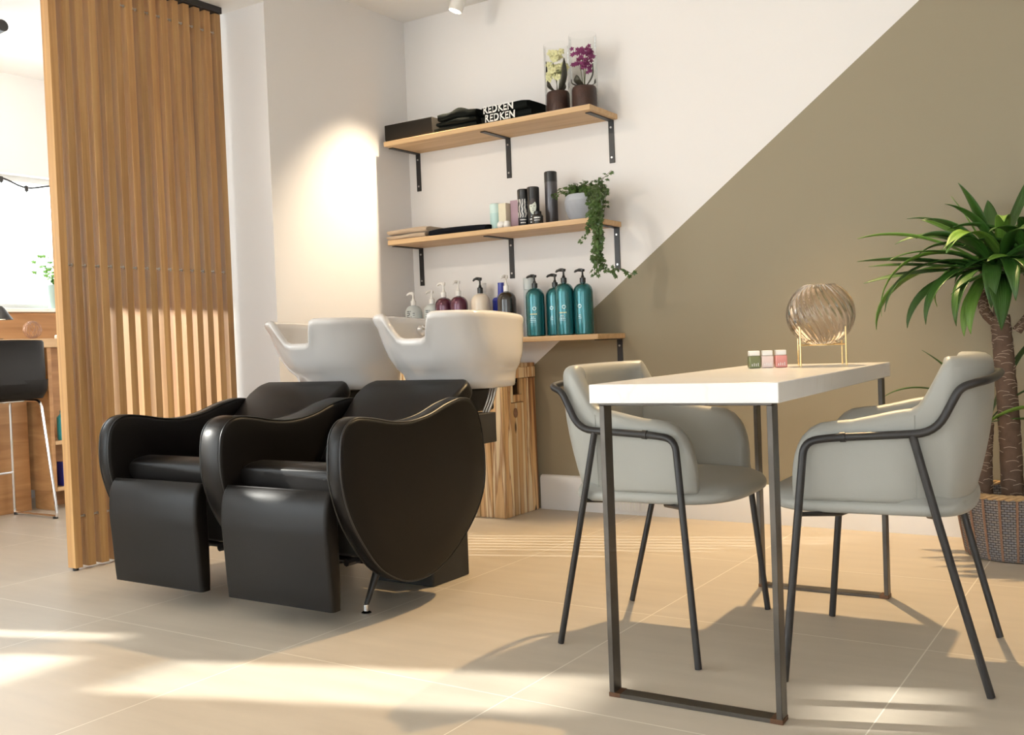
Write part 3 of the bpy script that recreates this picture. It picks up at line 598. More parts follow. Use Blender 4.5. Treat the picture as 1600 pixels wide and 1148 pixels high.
for i, (lb, x, y, H, nz) in enumerate(teal):
    q = pump_bottle(lb, x, y, H, 0.0465, M_teal, M_blackp, 'teal pump bottles', radians(nz), 0.785, shoulder=0.92, pumpout=0.034)
    k = fa+0.12; ring = []
    for rr_ in (0.0095, 0.0062): ring.append(wrap([(rr_*cos(2*pi*j/20), rr_*sin(2*pi*j/20)) for j in range(20)], 0.0471, k+(0.0 if i % 2 == 0 else -0.35), 0.135))
    MB().loft([ring[0], ring[1]], False, False).obj('ring_emblem', M_silver, q, smooth=False)
    if i % 2 == 0:
        marks(q, 0.0471, k-0.1, [(0.108, 0.036, 0.006)], M_goldp, 'gold_print'); marks(q, 0.0471, k-0.2, [(0.094, 0.016, 0.004), (0.086, 0.026, 0.003), (0.078, 0.030, 0.003), (0.070, 0.030, 0.0012)], M_silver)
    else: marks(q, 0.0471, k-0.35, [(0.094, 0.010, 0.003), (0.086, 0.014, 0.003), (0.078, 0.016, 0.002)], M_silver)

# ------------------------------------------------------------------ acacia crate box behind the basins
t = thing('plumbing_cabinet', 'knotty striped acacia wood cabinet behind the wash basins', 'cabinet', (-2.9, 4.19, 0))
X0, X1, YF_, YB_, HZ = -3.40+2.9, -2.705+2.9, 4.03-4.19, 4.338-4.19, 0.735
n = 9; w = (X1-X0)/n
for i in range(n): MB().box((X0+i*w+0.0012, YF_, 0.0), (X0+(i+1)*w-0.0012, YF_+0.02, HZ)).obj('front_plank', M_crate, t, bevel=0.003, seg=1)
n = 5; y_ = YF_+0.021; wy = (YB_-y_)/n
for i in range(n):
    top = HZ-0.055 if i > 2 else (HZ-0.175 if i > 0 else HZ-0.055)
    MB().box((X1-0.024, y_+i*wy+0.0008, 0), (X1-0.002*(i % 2), y_+(i+1)*wy-0.0008, top)).obj('side_plank', M_crate, t, bevel=0.003, seg=1)
MB().box((X1-0.026, y_, HZ-0.053), (X1+0.003, YB_, HZ)).obj('top_beam', M_crate, t, bevel=0.003)
yk = y_+wy; m_ = MB(); m_.box((X1-0.026, yk, HZ-0.172), (X1+0.001, yk+0.018, HZ-0.055)); m_.box((X1-0.026, yk+2*wy-0.016, HZ-0.172), (X1+0.001, yk+2*wy-0.001, HZ-0.055)); m_.box((X1-0.026, yk+0.018, HZ-0.172), (X1+0.001, yk+2*wy-0.016, HZ-0.135)); m_.obj('handle_block', M_crate, t, bevel=0.002)
o = MB().lathe([(0.0001, 0), (0.016, 0), (0.016, 0.004), (0.0001, 0.004)], n=20); o.v = [(X1+z, yk+0.035+x, HZ-0.225+y*1.5) for x, y, z in o.v]; o.obj('knot_plug', M_reed, t)
MB().box((X0, YF_+0.021, HZ+0.0005), (X1-0.0, YB_, HZ+0.02)).obj('top_panel', M_crate, t, bevel=0.002)

# ------------------------------------------------------------------ wash units
def wash_chair(label, x0, sides):
    t = thing('wash_chair', label, 'salon chair', (x0, 2.5, 0), 0, 'black leather salon wash chairs')
    OY = -2.5
    prof = [(2.168, .575), (2.195, .630), (2.245, .652), (2.32, .645), (2.41, .628), (2.50, .622), (2.60, .635), (2.70, .664), (2.79, .677), (2.85, .655), (2.893, .585), (2.912, .46), (2.90, .35), (2.845, .262), (2.75, .18), (2.66, .128), (2.57, .103), (2.48, .103), (2.40, .128), (2.32, .18), (2.25, .265), (2.195, .36), (2.165, .47)]
    ol = crom([(y+OY, z, 0) for y, z in prof], 5, True); n = len(ol); cy = sum(p.x for p in ol)/n; cz = sum(p.y for p in ol)/n
    nr = []
    for i in range(n):
        tg = (ol[(i+1) % n]-ol[i-1]).normalized(); q = V3((tg.y, -tg.x, 0))
        if q.dot(V3((cy-ol[i].x, cz-ol[i].y, 0))) < 0: q = -q
        nr.append(q)
    def ring(x, ins): return [(x, ol[i].x+nr[i].x*ins, ol[i].y+nr[i].y*ins) for i in range(n)]
    def cen(x, f): return [(x, cy+(p.x-cy)*f, cz+(p.y-cz)*f) for p in ol]
    for xi, xo in sides:
        s = 1 if xo > xi else -1
        mb = MB().loft([cen(xi, 0.6), ring(xi, 0.016), ring(xi+0.004*s, 0.005), ring(xi+0.012*s, 0), ring(xo-0.012*s, 0), ring(xo-0.003*s, 0.005), ring(xo, 0.016), cen(xo+0.0005*s, 0.75), cen(xo+0.0005*s, 0.3)])
        a = mb.obj('arm_panel', M_leather, t, sharp=60)
        MB().tube(ring(xo-0.004*s, 0.003), 0.0028, 6, closed=True).obj('piping', M_piping, a); MB().tube(ring(xi+0.004*s, 0.003), 0.0028, 6, closed=True).obj('piping', M_piping, a)
    # footrest: a curved upholstered flap
    def slab(path, thick, w, name, mat=M_leather, tp=None, bev=0.018):
        path = crom([(0, y+OY, z) for y, z in path], 8); rings = []
        m_ = len(path)
        for i, p in enumerate(path):
            tg = (path[min(i+1, m_-1)]-path[max(i-1, 0)]).normalized(); nn = V3((0, -tg.z, tg.y)) * -1
            e = min(i, m_-1-i)/m_*thick*30; e = min(1, sqrt(max(0.05, e))) if e < 1 else 1
            ww = w*(tp(i/(m_-1)) if tp else 1); h = thick/2*(0.55+0.45*e); r_ = min(bev, h*0.9); ring_ = []
            for (sx, sn, a0) in ((1, 1, 0), (-1, 1, 90), (-1, -1, 180), (1, -1, 270)):
                for k in range(5):
                    a = radians(a0+90*k/4); ring_.append(p+V3((sx*(ww-r_)+r_*cos(a), 0, 0))+nn*(sn*(h-r_)+r_*sin(a)))
            rings.append(ring_)
        return MB().loft(rings).obj(name, mat, t, sharp=60)
    slab([(2.188, 0.072), (2.185, 0.20), (2.181, 0.31), (2.184, 0.385), (2.202, 0.424)], 0.062, 0.233, 'footrest', bev=0.013)
    slab([(2.243, 0.452), (2.30, 0.456), (2.42, 0.425), (2.70, 0.380)], 0.095, 0.229, 'seat', bev=0.044)
    slab([(2.62, 0.45), (2.71, 0.545), (2.82, 0.640), (2.925, 0.712)], 0.080, 0.245, 'backrest', tp=lambda s: 0.915 if s < 0.55 else 0.915+0.085*min(1, (s-0.55)/0.2) - 0.09*max(0, (s-0.85)/0.15)**2)
    MB().box((-0.23, 2.32+OY, 0.205), (0.23, 2.78+OY, 0.34)).obj('seat_base', M_blackmat, t, bevel=0.01)
    fr = MB(); 
    for s in (-1, 1): fr.tube([(0.17*s, 2.30+OY, 0.19), (0.17*s, 2.85+OY, 0.19)], 0.012, 8)
    fr.tube([(-0.2, 2.40+OY, 0.175), (0.2, 2.40+OY, 0.175)], 0.010, 8); fr.tube([(-0.2, 2.34+OY, 0.19), (0.2, 2.34+OY, 0.19)], 0.008, 8); fr.obj('under_frame', M_blackm, t)
    MB().box((-0.14, 2.78+OY, 0.0), (0.135, 3.0+OY, 0.20)).obj('pedestal', M_blackmat, t, bevel=0.006)
    MB().box((-0.12, 2.93+OY, 0.20), (0.12, 3.0+OY, 0.60)).obj('rear_column', M_blackmat, t, bevel=0.006)
    for s in (-1, 1):
        lg = MB().tube([(0.16*s, 2.49+OY, 0.19), (0.145*s, 2.413+OY, 0.03)], [0.017, 0.008], 12).obj('leg', M_blackm, t)
        MB().lathe([(0.0001, 0), (0.016, 0), (0.017, 0.004), (0.009, 0.010), (0.008, 0.03), (0.0001, 0.032)], (0.145*s, 2.411+OY, 0), 16).obj('chrome_foot', M_chrome, lg)
    return t
XA, XB = -2.325, -2.912
wash_chair('black leather wash chair with raised arms, right one nearer the table', XA, [(0.2325, 0.2915), (-0.2325, -0.335)])
wash_chair('black leather wash chair with raised arms, left one beside slatted screen', XB, [(-0.2325, -0.2915)])

def basin(label, x0):
    t = thing('wash_basin', label, 'basin', (x0, 3.09, 0.69), 0, 'white ceramic wash basins')
    n = 72; zr = 0.285
    def outline(hw, yf, yb, e=3.2, notch=0.0):
        pts = []; cy = (yf+yb)/2; hl = (yb-yf)/2
        for j in range(n):
            a = 2*pi*j/n-pi/2; c_, s_ = cos(a), sin(a)
            x = hw*abs(c_)**(2/e)*(1 if c_ >= 0 else -1); y = cy+hl*abs(s_)**(2/e)*(1 if s_ >= 0 else -1)
            if s_ < 0: x *= 1-0.20*abs(s_)**3
            pts.append((x, y))
        return pts
    def g(x, w_=0.075): return math.exp(-abs(x/w_)**7)
    def ring(hw, yf, yb, z, k=0.0, e=3.2, zb=0):
        out = []
        for (x, y) in outline(hw, yf, yb, e):
            front = max(0, min(1, (-(y)+0.02)/0.20)); fz = front**1.0
            zz = z - k*0.092*g(x, 0.090)*(1 if y < -0.05 else 0) * min(1, max(0, (-y-0.05)/0.10)) + k*0.004*front*(1-g(x, 0.088)) - zb*max(0, y)*0.06
            yy = y + k*0.050*g(x, 0.088)*(1 if y < 0 else 0)*min(1, -y/0.15 if y < 0 else 0)
            out.append((x, yy, zz))
        return out
    R_ = [ring(0.195, -0.06, 0.235, 0.0), ring(0.205, -0.072, 0.247, 0.004), ring(0.208, -0.082, 0.250, 0.03), ring(0.212, -0.10, 0.255, 0.06), ring(0.226, -0.135, 0.272, 0.085, 0.1), ring(0.238, -0.175, 0.286, 0.13, 0.3),
          ring(0.243, -0.212, 0.294, 0.19, 0.6), ring(0.245, -0.240, 0.299, 0.24, 0.9), ring(0.249, -0.258, 0.302, 0.262, 1, zb=1), ring(0.250, -0.263, 0.303, 0.273, 1, zb=1), ring(0.248, -0.262, 0.301, 0.282, 1, zb=1), ring(0.241, -0.257, 0.295, 0.289, 1, zb=1), ring(0.232, -0.249, 0.286, 0.291, 1, zb=1),
          ring(0.222, -0.240, 0.276, 0.288, 1, zb=1), ring(0.214, -0.232, 0.268, 0.280, 1, zb=1), ring(0.209, -0.225, 0.263, 0.262, 1), ring(0.198, -0.20, 0.25, 0.20, 0.5), ring(0.18, -0.15, 0.22, 0.12, 0.15), ring(0.13, -0.08, 0.15, 0.07), ring(0.03, 0.01, 0.07, 0.06)]
    MB().loft(R_).obj('bowl', M_ceramic, t, sharp=75)
    MB().lathe([(0.0001, 0.063), (0.022, 0.063), (0.024, 0.066), (0.0001, 0.070)], (0, 0.04, 0), 24).obj('drain', M_chrome, t)
    kb = MB().lathe([(0.0001, 0), (0.020, 0), (0.023, 0.006), (0.021, 0.018), (0.012, 0.024), (0.0001, 0.025)], n=24); kb.v = [(-0.200+z, x+0.092, y+0.232) for x, y, z in kb.v]; kb.obj('mixer_knob', M_chrome, t)
    # mount and hoses below
    MB().box((-0.12, -0.06, -0.09), (0.12, 0.14, -0.002)).obj('mounting_block', M_blackmat, t, bevel=0.008)
    MB().box((-0.155, -0.085, -0.205), (0.19, 0.045, -0.092)).obj('control_box', M_blackmat, t, bevel=0.003)
    for k in range(3): MB().tube(crom([(0.14+0.012*k, 0.03, -0.095), (0.15+0.012*k, 0.05, -0.05), (0.155+0.012*k, 0.07, 0.004)], 5), 0.005, 8).obj('hose', M_steelw, t)
    return t
basin('white ceramic wash basin behind right wash chair, with chrome knob visible', XA)
basin('white ceramic wash basin behind left wash chair, partly hidden by the other', XB)

# ------------------------------------------------------------------ marble table
tb = thing('side_table', 'narrow white marble table on raw steel loop legs', 'table', (-0.94, 2.692, 0), 0.029)
MB().box((-0.228, -0.60, 0.706), (0.228, 0.60, 0.751)).obj('tabletop', M_marble, tb, bevel=0.002)
for y in (-0.566, 0.587):
    fr = MB(); a, c, d = 0.196, 0.013, 0.020
    fr.box((-a-c, y-d, 0), (a+c, y+d, 0.010)); fr.box((-a-c, y-d, 0.010), (-a, y+d, 0.700)); fr.box((a, y-d, 0.010), (a+c, y+d, 0.700)); fr.box((-a-c, y-d, 0.700), (a+c, y+d, 0.7055))
    o = fr.obj('loop_leg', M_rawsteel, tb, bevel=0.001, seg=1)
    for s in (-1, 1): MB().box((s*a-0.0145, y-d-0.0008, 0.0), (s*a+0.0145, y+d+0.0008, 0.011)).obj('weld_corner', M_rust, o, bevel=0.001, seg=1)

# ------------------------------------------------------------------ tub chairs
def tub_chair(label, loc, rz):
    t = thing('tub_chair', label, 'chair', loc, rz, 'pale grey leather tub chairs at the marble table')
    HWd = 0.262
    def sm(x, a, b): x = max(0, min(1, (x-a)/(b-a))); return x*x*(3-2*x)
    def top(u):
        if u <= 0.33: return 0.637+0.030*sm(u, 0.33, 0.12)*1.0 + (0.787-0.667)*sm(u, 0.165, 0.055)
        return 0
    def sm2(x, a, b): return sm(-x, -a, -b)
    def top(u):
        if u > 0.32: return 0.450+0.187*max(0, 1-((u-0.32)/0.120)**2.7)**(1/2.7)
        return 0.637+0.030*sm2(u, 0.33, 0.14)+0.120*sm2(u, 0.155, 0.060)
    path = []
    us = [0.4395, 0.438, 0.435, 0.430, 0.421, 0.41, 0.39, 0.365, 0.33, 0.29, 0.24, 0.20, 0.17, 0.155, 0.14, 0.125, 0.11]
    for u in us: path.append((u, HWd, 0, 1))
    K = 30
    for k in range(1, K):
        a = pi*k/K; e = 2/2.55
        path.append((0.10-0.112*abs(sin(a))**e, HWd*abs(cos(a))**e*(1 if cos(a) > 0 else -1), a, 0))
    for u in reversed(us): path.append((u, -HWd, pi, -1))
    rings = []; P2 = [V3((p[0], p[1], 0)) for p in path]; seam = []
    for i, (u, v, a, s) in enumerate(path):
        tg = (P2[min(i+1, len(P2)-1)]-P2[max(i-1, 0)]).normalized(); nn = V3((-tg.y, tg.x, 0))
        if nn.dot(V3((0.18-u, -v, 0))) < 0: nn = -nn
        if s: nn = V3((0, -s, 0))
        H = top(u); th = 0.056+0.010*sm2(u, 0.15, 0.02); z0 = 0.4405
        if u > 0.40: th = th*sqrt(max(0.06, 1-((u-0.40)/0.0405)**2)); 
        off = (0.056-th)/2 if u > 0.40 else 0
        r_ = min(0.028, (H-z0)*0.42, th*0.5)
        def P(d, z):
            tp = 0.030*max(0, (0.70-z)/0.26)**1.6*(1 if u < 0.2 else 0.35+0.65*0)  # body narrows towards the seat
            if u >= 0.2: tp = 0.012*max(0, (0.70-z)/0.26)**1.6
            elif u > 0.1: f_ = (0.2-u)/0.1; tp = (0.012+(0.048-0.012)*f_)*max(0, (0.70-z)/0.26)**1.6
            else: tp = 0.048*max(0, (0.70-z)/0.26)**1.6
            q = P2[i]+nn*(off+d+tp); return (q.x, q.y, z)
        rg = [P(0.004, z0), P(0, z0+0.012*min(1, r_/0.02))]
        for k in range(1, 7): rg.append(P(0, z0+0.012+(H-r_-z0-0.012)*k/7))
        for k in range(0, 5): a_ = pi/2*k/4; rg.append(P(r_*(1-cos(a_)), H-r_+r_*sin(a_)))
        for k in range(0, 5): a_ = pi/2*k/4; rg.append(P(th-r_*(1-sin(a_)), H-r_+r_*cos(a_)))
        for k in range(6, 0, -1): rg.append(P(th, z0+0.012+(H-r_-z0-0.012)*k/7))
        rg += [P(th, z0+0.010), P(max(0.005, th-0.004), z0)]
        rings.append(rg)
    MB().loft(rings).obj('tub_shell', M_grey, t, sharp=70)
    # seam where the arm meets the back
    for s in (1, -1):
        MB().tube([(0.146, s*(HWd+0.0004-0.012*max(0, (0.70-z)/0.26)**1.6*0.9-0.002), z) for z in (0.652, 0.62, 0.56, 0.50, 0.452)], 0.0012, 5).obj('seam', M_seam, t)
    # seat
    ol = []; m_ = 64
    for j in range(m_):
        a = 2*pi*j/m_; c_, s_ = cos(a), sin(a)
        if c_ >= 0: u = 0.36+0.175*abs(c_)**0.85
        else: u = 0.12-0.092*abs(c_)**0.8
        ol.append((u, 0.252*abs(s_)**(0.66 if c_ < 0 else 0.72)*(1 if s_ >= 0 else -1)))
    def sr(f, z, fu=None): return [(0.22+(u-0.22)*(fu or f), v*f, z) for u, v in ol]
    MB().loft([sr(0.80, 0.409), sr(0.96, 0.411), sr(0.995, 0.417), sr(1.0, 0.425), sr(0.995, 0.434), sr(0.98, 0.440), sr(0.97, 0.4405, 0.985), sr(0.95, 0.447, 0.97), sr(0.88, 0.458, 0.90), sr(0.70, 0.466), sr(0.4, 0.470), sr(0.1, 0.471)]).obj('seat', M_grey, t, sharp=60)
    # tube frame
    R = 0.0098; half = lambda s: [(0.456, 0.310*s, 0.002), (0.398, 0.279*s, 0.590), (0.33, 0.274*s, 0.599), (0.10, 0.274*s, 0.612), (0.046, 0.270*s, 0.716)]
    back = [(-0.006, 0.225, 0.730), (-0.019, 0.16, 0.733), (-0.0245, 0.08, 0.735), (-0.0255, 0, 0.735)]
    f1 = fillet(half(1)+[(0.014, 0.256, 0.726)], [0.045, 0.03, 0.045, 0.05]); bk = crom([(0.014, 0.256, 0.726)]+back+[(x, -y, z) for x, y, z in back[::-1][1:]]+[(0.014, -0.256, 0.726)], 5)
    f2 = [V3((p.x, -p.y, p.z)) for p in f1][::-1]
    MB().tube(f1+bk[1:-1]+f2, R, 12).obj('frame_rail', M_blackm, t)
    for s in (1, -1):
        MB().tube([(0.150, 0.274*s, 0.606), (0.10, 0.266*s, 0.40), (0.0, 0.250*s, 0.002)], R*0.97, 12).obj('rear_leg', M_blackm, t)
        MB().tube([(0.415, 0.288*s, 0.412), (0.33, 0.20*s, 0.402), (0.30, 0.05*s, 0.400)], 0.006, 8).obj('seat_brace', M_blackm, t)
        MB().tube([(0.103, 0.266*s, 0.415), (0.13, 0.18*s, 0.402), (0.15, 0.05*s, 0.400)], 0.006, 8).obj('seat_brace', M_blackm, t)
        MB().tube([(0.30, 0.2745*s, 0.601), (0.313, 0.2745*s, 0.600)], R*1.25, 12).obj('frame_joint', M_blackm, t)
    return t
tub_chair('pale grey leather tub chair with black tube frame, left of marble table', (-1.462, 2.662, 0), radians(2.6)).scale = (0.945, 1, 1)
tub_chair('pale grey leather tub chair with black tube frame, right of marble table', (-0.370, 2.733, 0), radians(185.0))

# ------------------------------------------------------------------ things on the table
ZT2 = 0.7515
gb = thing('glass_bowl', 'round ribbed amber glass bowl resting in brass stand', 'bowl', (-0.892, 3.12, ZT2+0.058+0.0))
Rg = 0.101; rings = []; nn_ = 240
def gr(zc, R0, amp):
    return [((R0+amp*cos(30*(2*pi*j/nn_)+zc*150))*cos(2*pi*j/nn_), (R0+amp*cos(30*(2*pi*j/nn_)+zc*150))*sin(2*pi*j/nn_), zc+Rg) for j in range(nn_)]
zs = [-Rg*cos(pi*k/60*0.85+0.04) for k in range(61)]
outer = [gr(z, sqrt(max(1e-6, Rg*Rg-z*z)), 0.0028*min(1, sqrt(max(0, 1-(z/Rg)**2))*2)) for z in zs]
inner = [gr(z*0.96, sqrt(max(1e-6, Rg*Rg-z*z))*0.962, 0.0) for z in zs][::-1]
MB().loft(outer+inner).obj('bowl_wall', M_amber, gb, sharp=70)
st = thing('brass_stand', 'thin four-legged brass wire stand under the amber glass bowl', 'stand', (-0.892, 3.12, ZT2), radians(20))
rr_ = 0.094; zc = 0.064
for k in range(4):
    a = pi/4+pi/2*k; MB().tube([(rr_*cos(a), rr_*sin(a), 0.0), (rr_*cos(a), rr_*sin(a), 0.118)], 0.0028, 8).obj('leg', M_gold, st)
cr = MB(); ry = 0.0515
cr.tube([(ry*cos(2*pi*j/32), ry*sin(2*pi*j/32), zc) for j in range(32)], 0.0024, 8, closed=True)
for k in range(4): a = pi/4+pi/2*k; cr.tube([(ry*cos(a), ry*sin(a), zc), (rr_*cos(a), rr_*sin(a), zc)], 0.0024, 8)
cr.obj('cross_ring', M_gold, st)
def nail(label, x, y, mat, rz):
    t = thing('polish_bottle', label, 'bottle', (x, y, ZT2), rz, 'small square polish bottles')
    MB().box((-0.0175, -0.0175, 0), (0.0175, 0.0175, 0.037)).obj('bottle_body', mat, t, bevel=0.003)
    MB().box((-0.0155, -0.0155, 0.0375), (0.0155, 0.0155, 0.053)).obj('cap', M_whitep, t, bevel=0.002)
    mk = MB(); rnd_ = random.Random(3)
    for i in range(4): h_ = rnd_.uniform(0.005, 0.013); mk.box((-0.010+i*0.006, -0.0179, 0.006), (-0.008+i*0.006, -0.0176, 0.006+h_))
    mk.obj('printed_marks', M_print, t, smooth=False)
nail('small square bottle of green polish with white cap', -1.058, 2.975, plain('olive_green_polish', (0.19, 0.21, 0.10), 0.15), radians(30))
nail('small square clear whitish polish bottle between green and pink ones', -1.022, 2.990, plain('milky_pink_polish', (0.78, 0.62, 0.58), 0.15), radians(25))
nail('small square bottle of pink polish with white cap', -0.985, 3.005, plain('pink_polish', (0.75, 0.30, 0.27), 0.15), radians(28))

# ------------------------------------------------------------------ dracaena in wicker basket
bk = thing('wicker_basket', 'round grey-brown wicker basket with straw rim holding the dracaena', 'basket', (-0.475, 4.10, 0))
mb = MB(); mb.uv = []; n = 64; prof = [(0.150, 0.0), (0.168, 0.004), (0.178, 0.03), (0.186, 0.10), (0.195, 0.18), (0.200, 0.235), (0.188, 0.235), (0.175, 0.16), (0.160, 0.02)]
rings = []
for r_, z in prof:
    rings.append([(r_*cos(2*pi*j/n), r_*sin(2*pi*j/n), z) for j in range(n+1)]); mb.uv += [(2*pi*0.19*j/n, z) for j in range(n+1)]
mb.loft(rings, True, False, closed=False); mb.obj('basket_wall', M_wick, bk)
br_ = MB()
for k in range(3): br_.tube([((0.195+0.006*cos(14*2*pi*j/120+2*pi*k/3))*cos(2*pi*j/120), (0.195+0.006*cos(14*2*pi*j/120+2*pi*k/3))*sin(2*pi*j/120), 0.238+0.006*sin(14*2*pi*j/120+2*pi*k/3)) for j in range(120)], 0.0062, 6, closed=True)
br_.obj('braided_rim', M_rim, bk)
rd = MB()
for j in range(22):
    a = 2*pi*j/22; rd.tube([((r_+0.003+0.0015*sin(z*700))*cos(a), (r_+0.003+0.0015*sin(z*700))*sin(a), z) for r_, z in [(0.168+0.032*(q/24)**0.7, 0.006+0.222*q/24) for q in range(25)]], 0.0045, 5)
rd.obj('uprights', M_reed, bk)
dr = thing('dracaena_plant', 'tall dracaena with ringed trunks and arching green strap leaves', 'plant', (-0.475, 4.10, 0.03))
MB().lathe([(0.0001, 0), (0.155, 0), (0.170, 0.16), (0.0001, 0.165)], n=36).obj('soil', M_soil, dr)
def trunk(pts, r0, r1):
    pts = crom(pts, 10); n_ = len(pts); rs = [r0+(r1-r0)*i/(n_-1) for i in range(n_)]
    o = MB().tube(pts, [r*(1+0.04*sin(i*2.7)) for i, r in enumerate(rs)], 16).obj('trunk', M_trunk, dr, sharp=80)
    sc = MB(); L_ = 0; rnd_ = random.Random(int(r0*1e4))
    for i in range(1, n_):
        for q in range(2):
            c = pts[i-1].lerp(pts[i], q/2); r = rs[i]; a0 = rnd_.uniform(0, 6)
            for w2 in range(2):
                a1 = a0+pi*w2; ar = [c+V3(((r+0.0012)*cos(a1+1.15*k/6), (r+0.0012)*sin(a1+1.15*k/6), 0.005*sin(pi*k/6)+rnd_.uniform(-0.001, 0.001))) for k in range(7)]
                sc.tube(ar, 0.0013, 4)
    sc.obj('leaf_scars', M_scar, o)
    return pts
trunk([(-0.008, 0.0, 0.10), (-0.012, 0.0, 0.40), (-0.025, 0.005, 0.68), (-0.035, 0.0, 0.86)], 0.040, 0.034)
trunk([(-0.105, -0.015, 0.10), (-0.10, -0.01, 0.30), (-0.085, 0.0, 0.46)], 0.036, 0.020)
trunk([(-0.035, 0.0, 0.82), (-0.085, -0.01, 0.88), (-0.09, -0.01, 0.98), (-0.075, 0, 1.03)], 0.020, 0.017)
trunk([(-0.035, 0.0, 0.84), (-0.030, 0.0, 0.95), (-0.02, 0.0, 1.06)], 0.026, 0.018)
trunk([(0.02, 0.0, 0.80), (0.09, 0.0, 0.90), (0.10, 0.0, 1.0)], 0.018, 0.015)
MB().tube([(0.052, -0.02, 0.12), (0.052, -0.02, 0.80)], 0.0045, 8).obj('support_stick', M_blackm, dr)
def strap(base, az, el, L_, W_, droop, mat, twist=0.0, fold=0.25, kink=None):
    W_ *= 1.3
    p = V3(base); n_ = 18; mb = MB(); mb.uv = []; rings = []; e = el; st_ = L_/n_
    for i in range(n_+1):
        s_ = i/n_; d = V3((cos(az)*cos(e), sin(az)*cos(e), sin(e))); sd = V3((-sin(az), cos(az), 0)); nr_ = sd.cross(d)
        tw = twist*s_; sd2 = cos(tw)*sd+sin(tw)*nr_; n2 = sd2.cross(d)
        w_ = W_*(0.45+0.55*min(1, s_*3))*(1-max(0, (s_-0.55)/0.45)**1.8) + 0.0006
        rings.append([p-sd2*w_-n2*fold*w_, p-sd2*w_*0.5-n2*fold*w_*0.3, p+n2*0.0, p+sd2*w_*0.5-n2*fold*w_*0.3, p+sd2*w_-n2*fold*w_]); mb.uv += [(q/4, s_) for q in range(5)]
        p = p+d*st_; e -= droop/n_*(0.4+1.2*s_)
        if kink and i == int(kink*n_): e -= 1.6
    mb.loft(rings, False, False, closed=False); o = mb.obj('leaf', mat, dr, sharp=80)
    sm = o.modifiers.new('thickness', 'SOLIDIFY'); sm.thickness = 0.0012
# crown A (centre) – hand-set leaves towards the left and front, then a fill
A0 = (-0.045, 0.0, 1.03); IV = math.atan2
L_left = pi+0.45   # direction that reads as left from the table side
lv = [(A0, L_left, 0.20, 0.50, 0.020, 0.25, M_drac), (A0, L_left+0.1, 0.12, 0.47, 0.021, 0.15, M_drac), (A0, L_left-0.1, 0.05, 0.47, 0.022, 0.30, M_drac), (A0, L_left+0.3, 0.42, 0.45, 0.017, 0.9, M_drac), (A0, L_left-0.2, 0.62, 0.52, 0.012, 0.9, M_drac2),
      (A0, L_left+0.2, 0.35, 0.52, 0.019, 1.9, M_drac), (A0, L_left-0.3, 0.25, 0.55, 0.018, 2.0, M_drac2), (A0, L_left+0.5, 0.15, 0.45, 0.022, 1.9, M_drac), (A0, L_left, 0.0, 0.42, 0.022, 1.6, M_drac), (A0, L_left+0.25, 0.50, 0.60, 0.018, 2.4, M_drac2),
      (A0, L_left-0.5, 0.9, 0.34, 0.024, 0.6, M_drac), (A0, 0.6, 1.20, 0.50, 0.024, 0.25, M_drac), (A0, L_left, 1.15, 0.32, 0.012, 0.2, M_drac2), (A0, L_left+0.4, 1.3, 0.36, 0.020, 0.5, M_drac), (A0, 1.8, 1.1, 0.36, 0.022, 0.5, M_drac),
      (A0, -1.4, -0.1, 0.40, 0.030, 1.6, M_drac), (A0, -1.9, 0.1, 0.42, 0.024, 2.0, M_drac), (A0, -1.0, 0.35, 0.45, 0.026, 2.3, M_drac), (A0, L_left+0.8, -0.3, 0.34, 0.022, 1.6, M_drac2), (A0, L_left+0.6, -0.5, 0.32, 0.020, 1.2, M_drac2)]
for b_, az, el, L_, W_, dp, mt in lv: strap(b_, az, el, L_, W_, dp, mt, rnd.uniform(-0.6, 0.6))
for k in range(34):
    az = rnd.uniform(0, 2*pi); strap(A0 if k % 2 else (-0.02, 0, 1.06), az, rnd.uniform(-0.1, 1.25), rnd.uniform(0.32, 0.42) if sin(az) < 0.2 else 0.22, rnd.uniform(0.018, 0.024), rnd.uniform(0.8, 2.4), M_drac if k % 4 else M_drac2, rnd.uniform(-0.6, 0.6))
for k in range(20):
    az = rnd.uniform(-pi, 0.2); strap((0.10, 0, 1.0), az, rnd.uniform(0, 1.3), rnd.uniform(0.30, 0.40), rnd.uniform(0.018, 0.024), rnd.uniform(0.8, 2.2), M_drac, rnd.uniform(-0.6, 0.6))
B0 = (-0.085, 0.0, 0.46)
for az, el, L_, dp in ((L_left, 0.8, 0.33, 1.5), (L_left+0.3, 1.0, 0.30, 0.5), (L_left-0.3, 0.6, 0.30, 2.0), (0.1, 0.9, 0.30, 1.5), (-0.6, 0.5, 0.34, 1.6), (-0.2, 0.2, 0.30, 1.2), (-2.2, 0.3, 0.25, 1.4), (0.3, 1.2, 0.28, 0.3)):
    strap(B0, az, el, L_*1.3, 0.017, dp, M_drac2 if dp > 1.5 else M_drac, rnd.uniform(-0.5, 0.5))

# ------------------------------------------------------------------ vent grille in the baseboard
t = thing('vent_grille', 'small ribbed vent grille in the white baseboard behind left tub chair', 'vent', (-2.19, YW-0.0225, 0.045))
MB().box((-0.10, -0.003, -0.028), (0.10, 0, 0.028)).obj('grille_plate', M_base, t, bevel=0.001)
g_ = MB()
for k in range(9): g_.box((-0.088+k*0.021, -0.006, -0.022), (-0.078+k*0.021, -0.0031, 0.022))
g_.obj('ribs', M_frame, t, bevel=0.001)

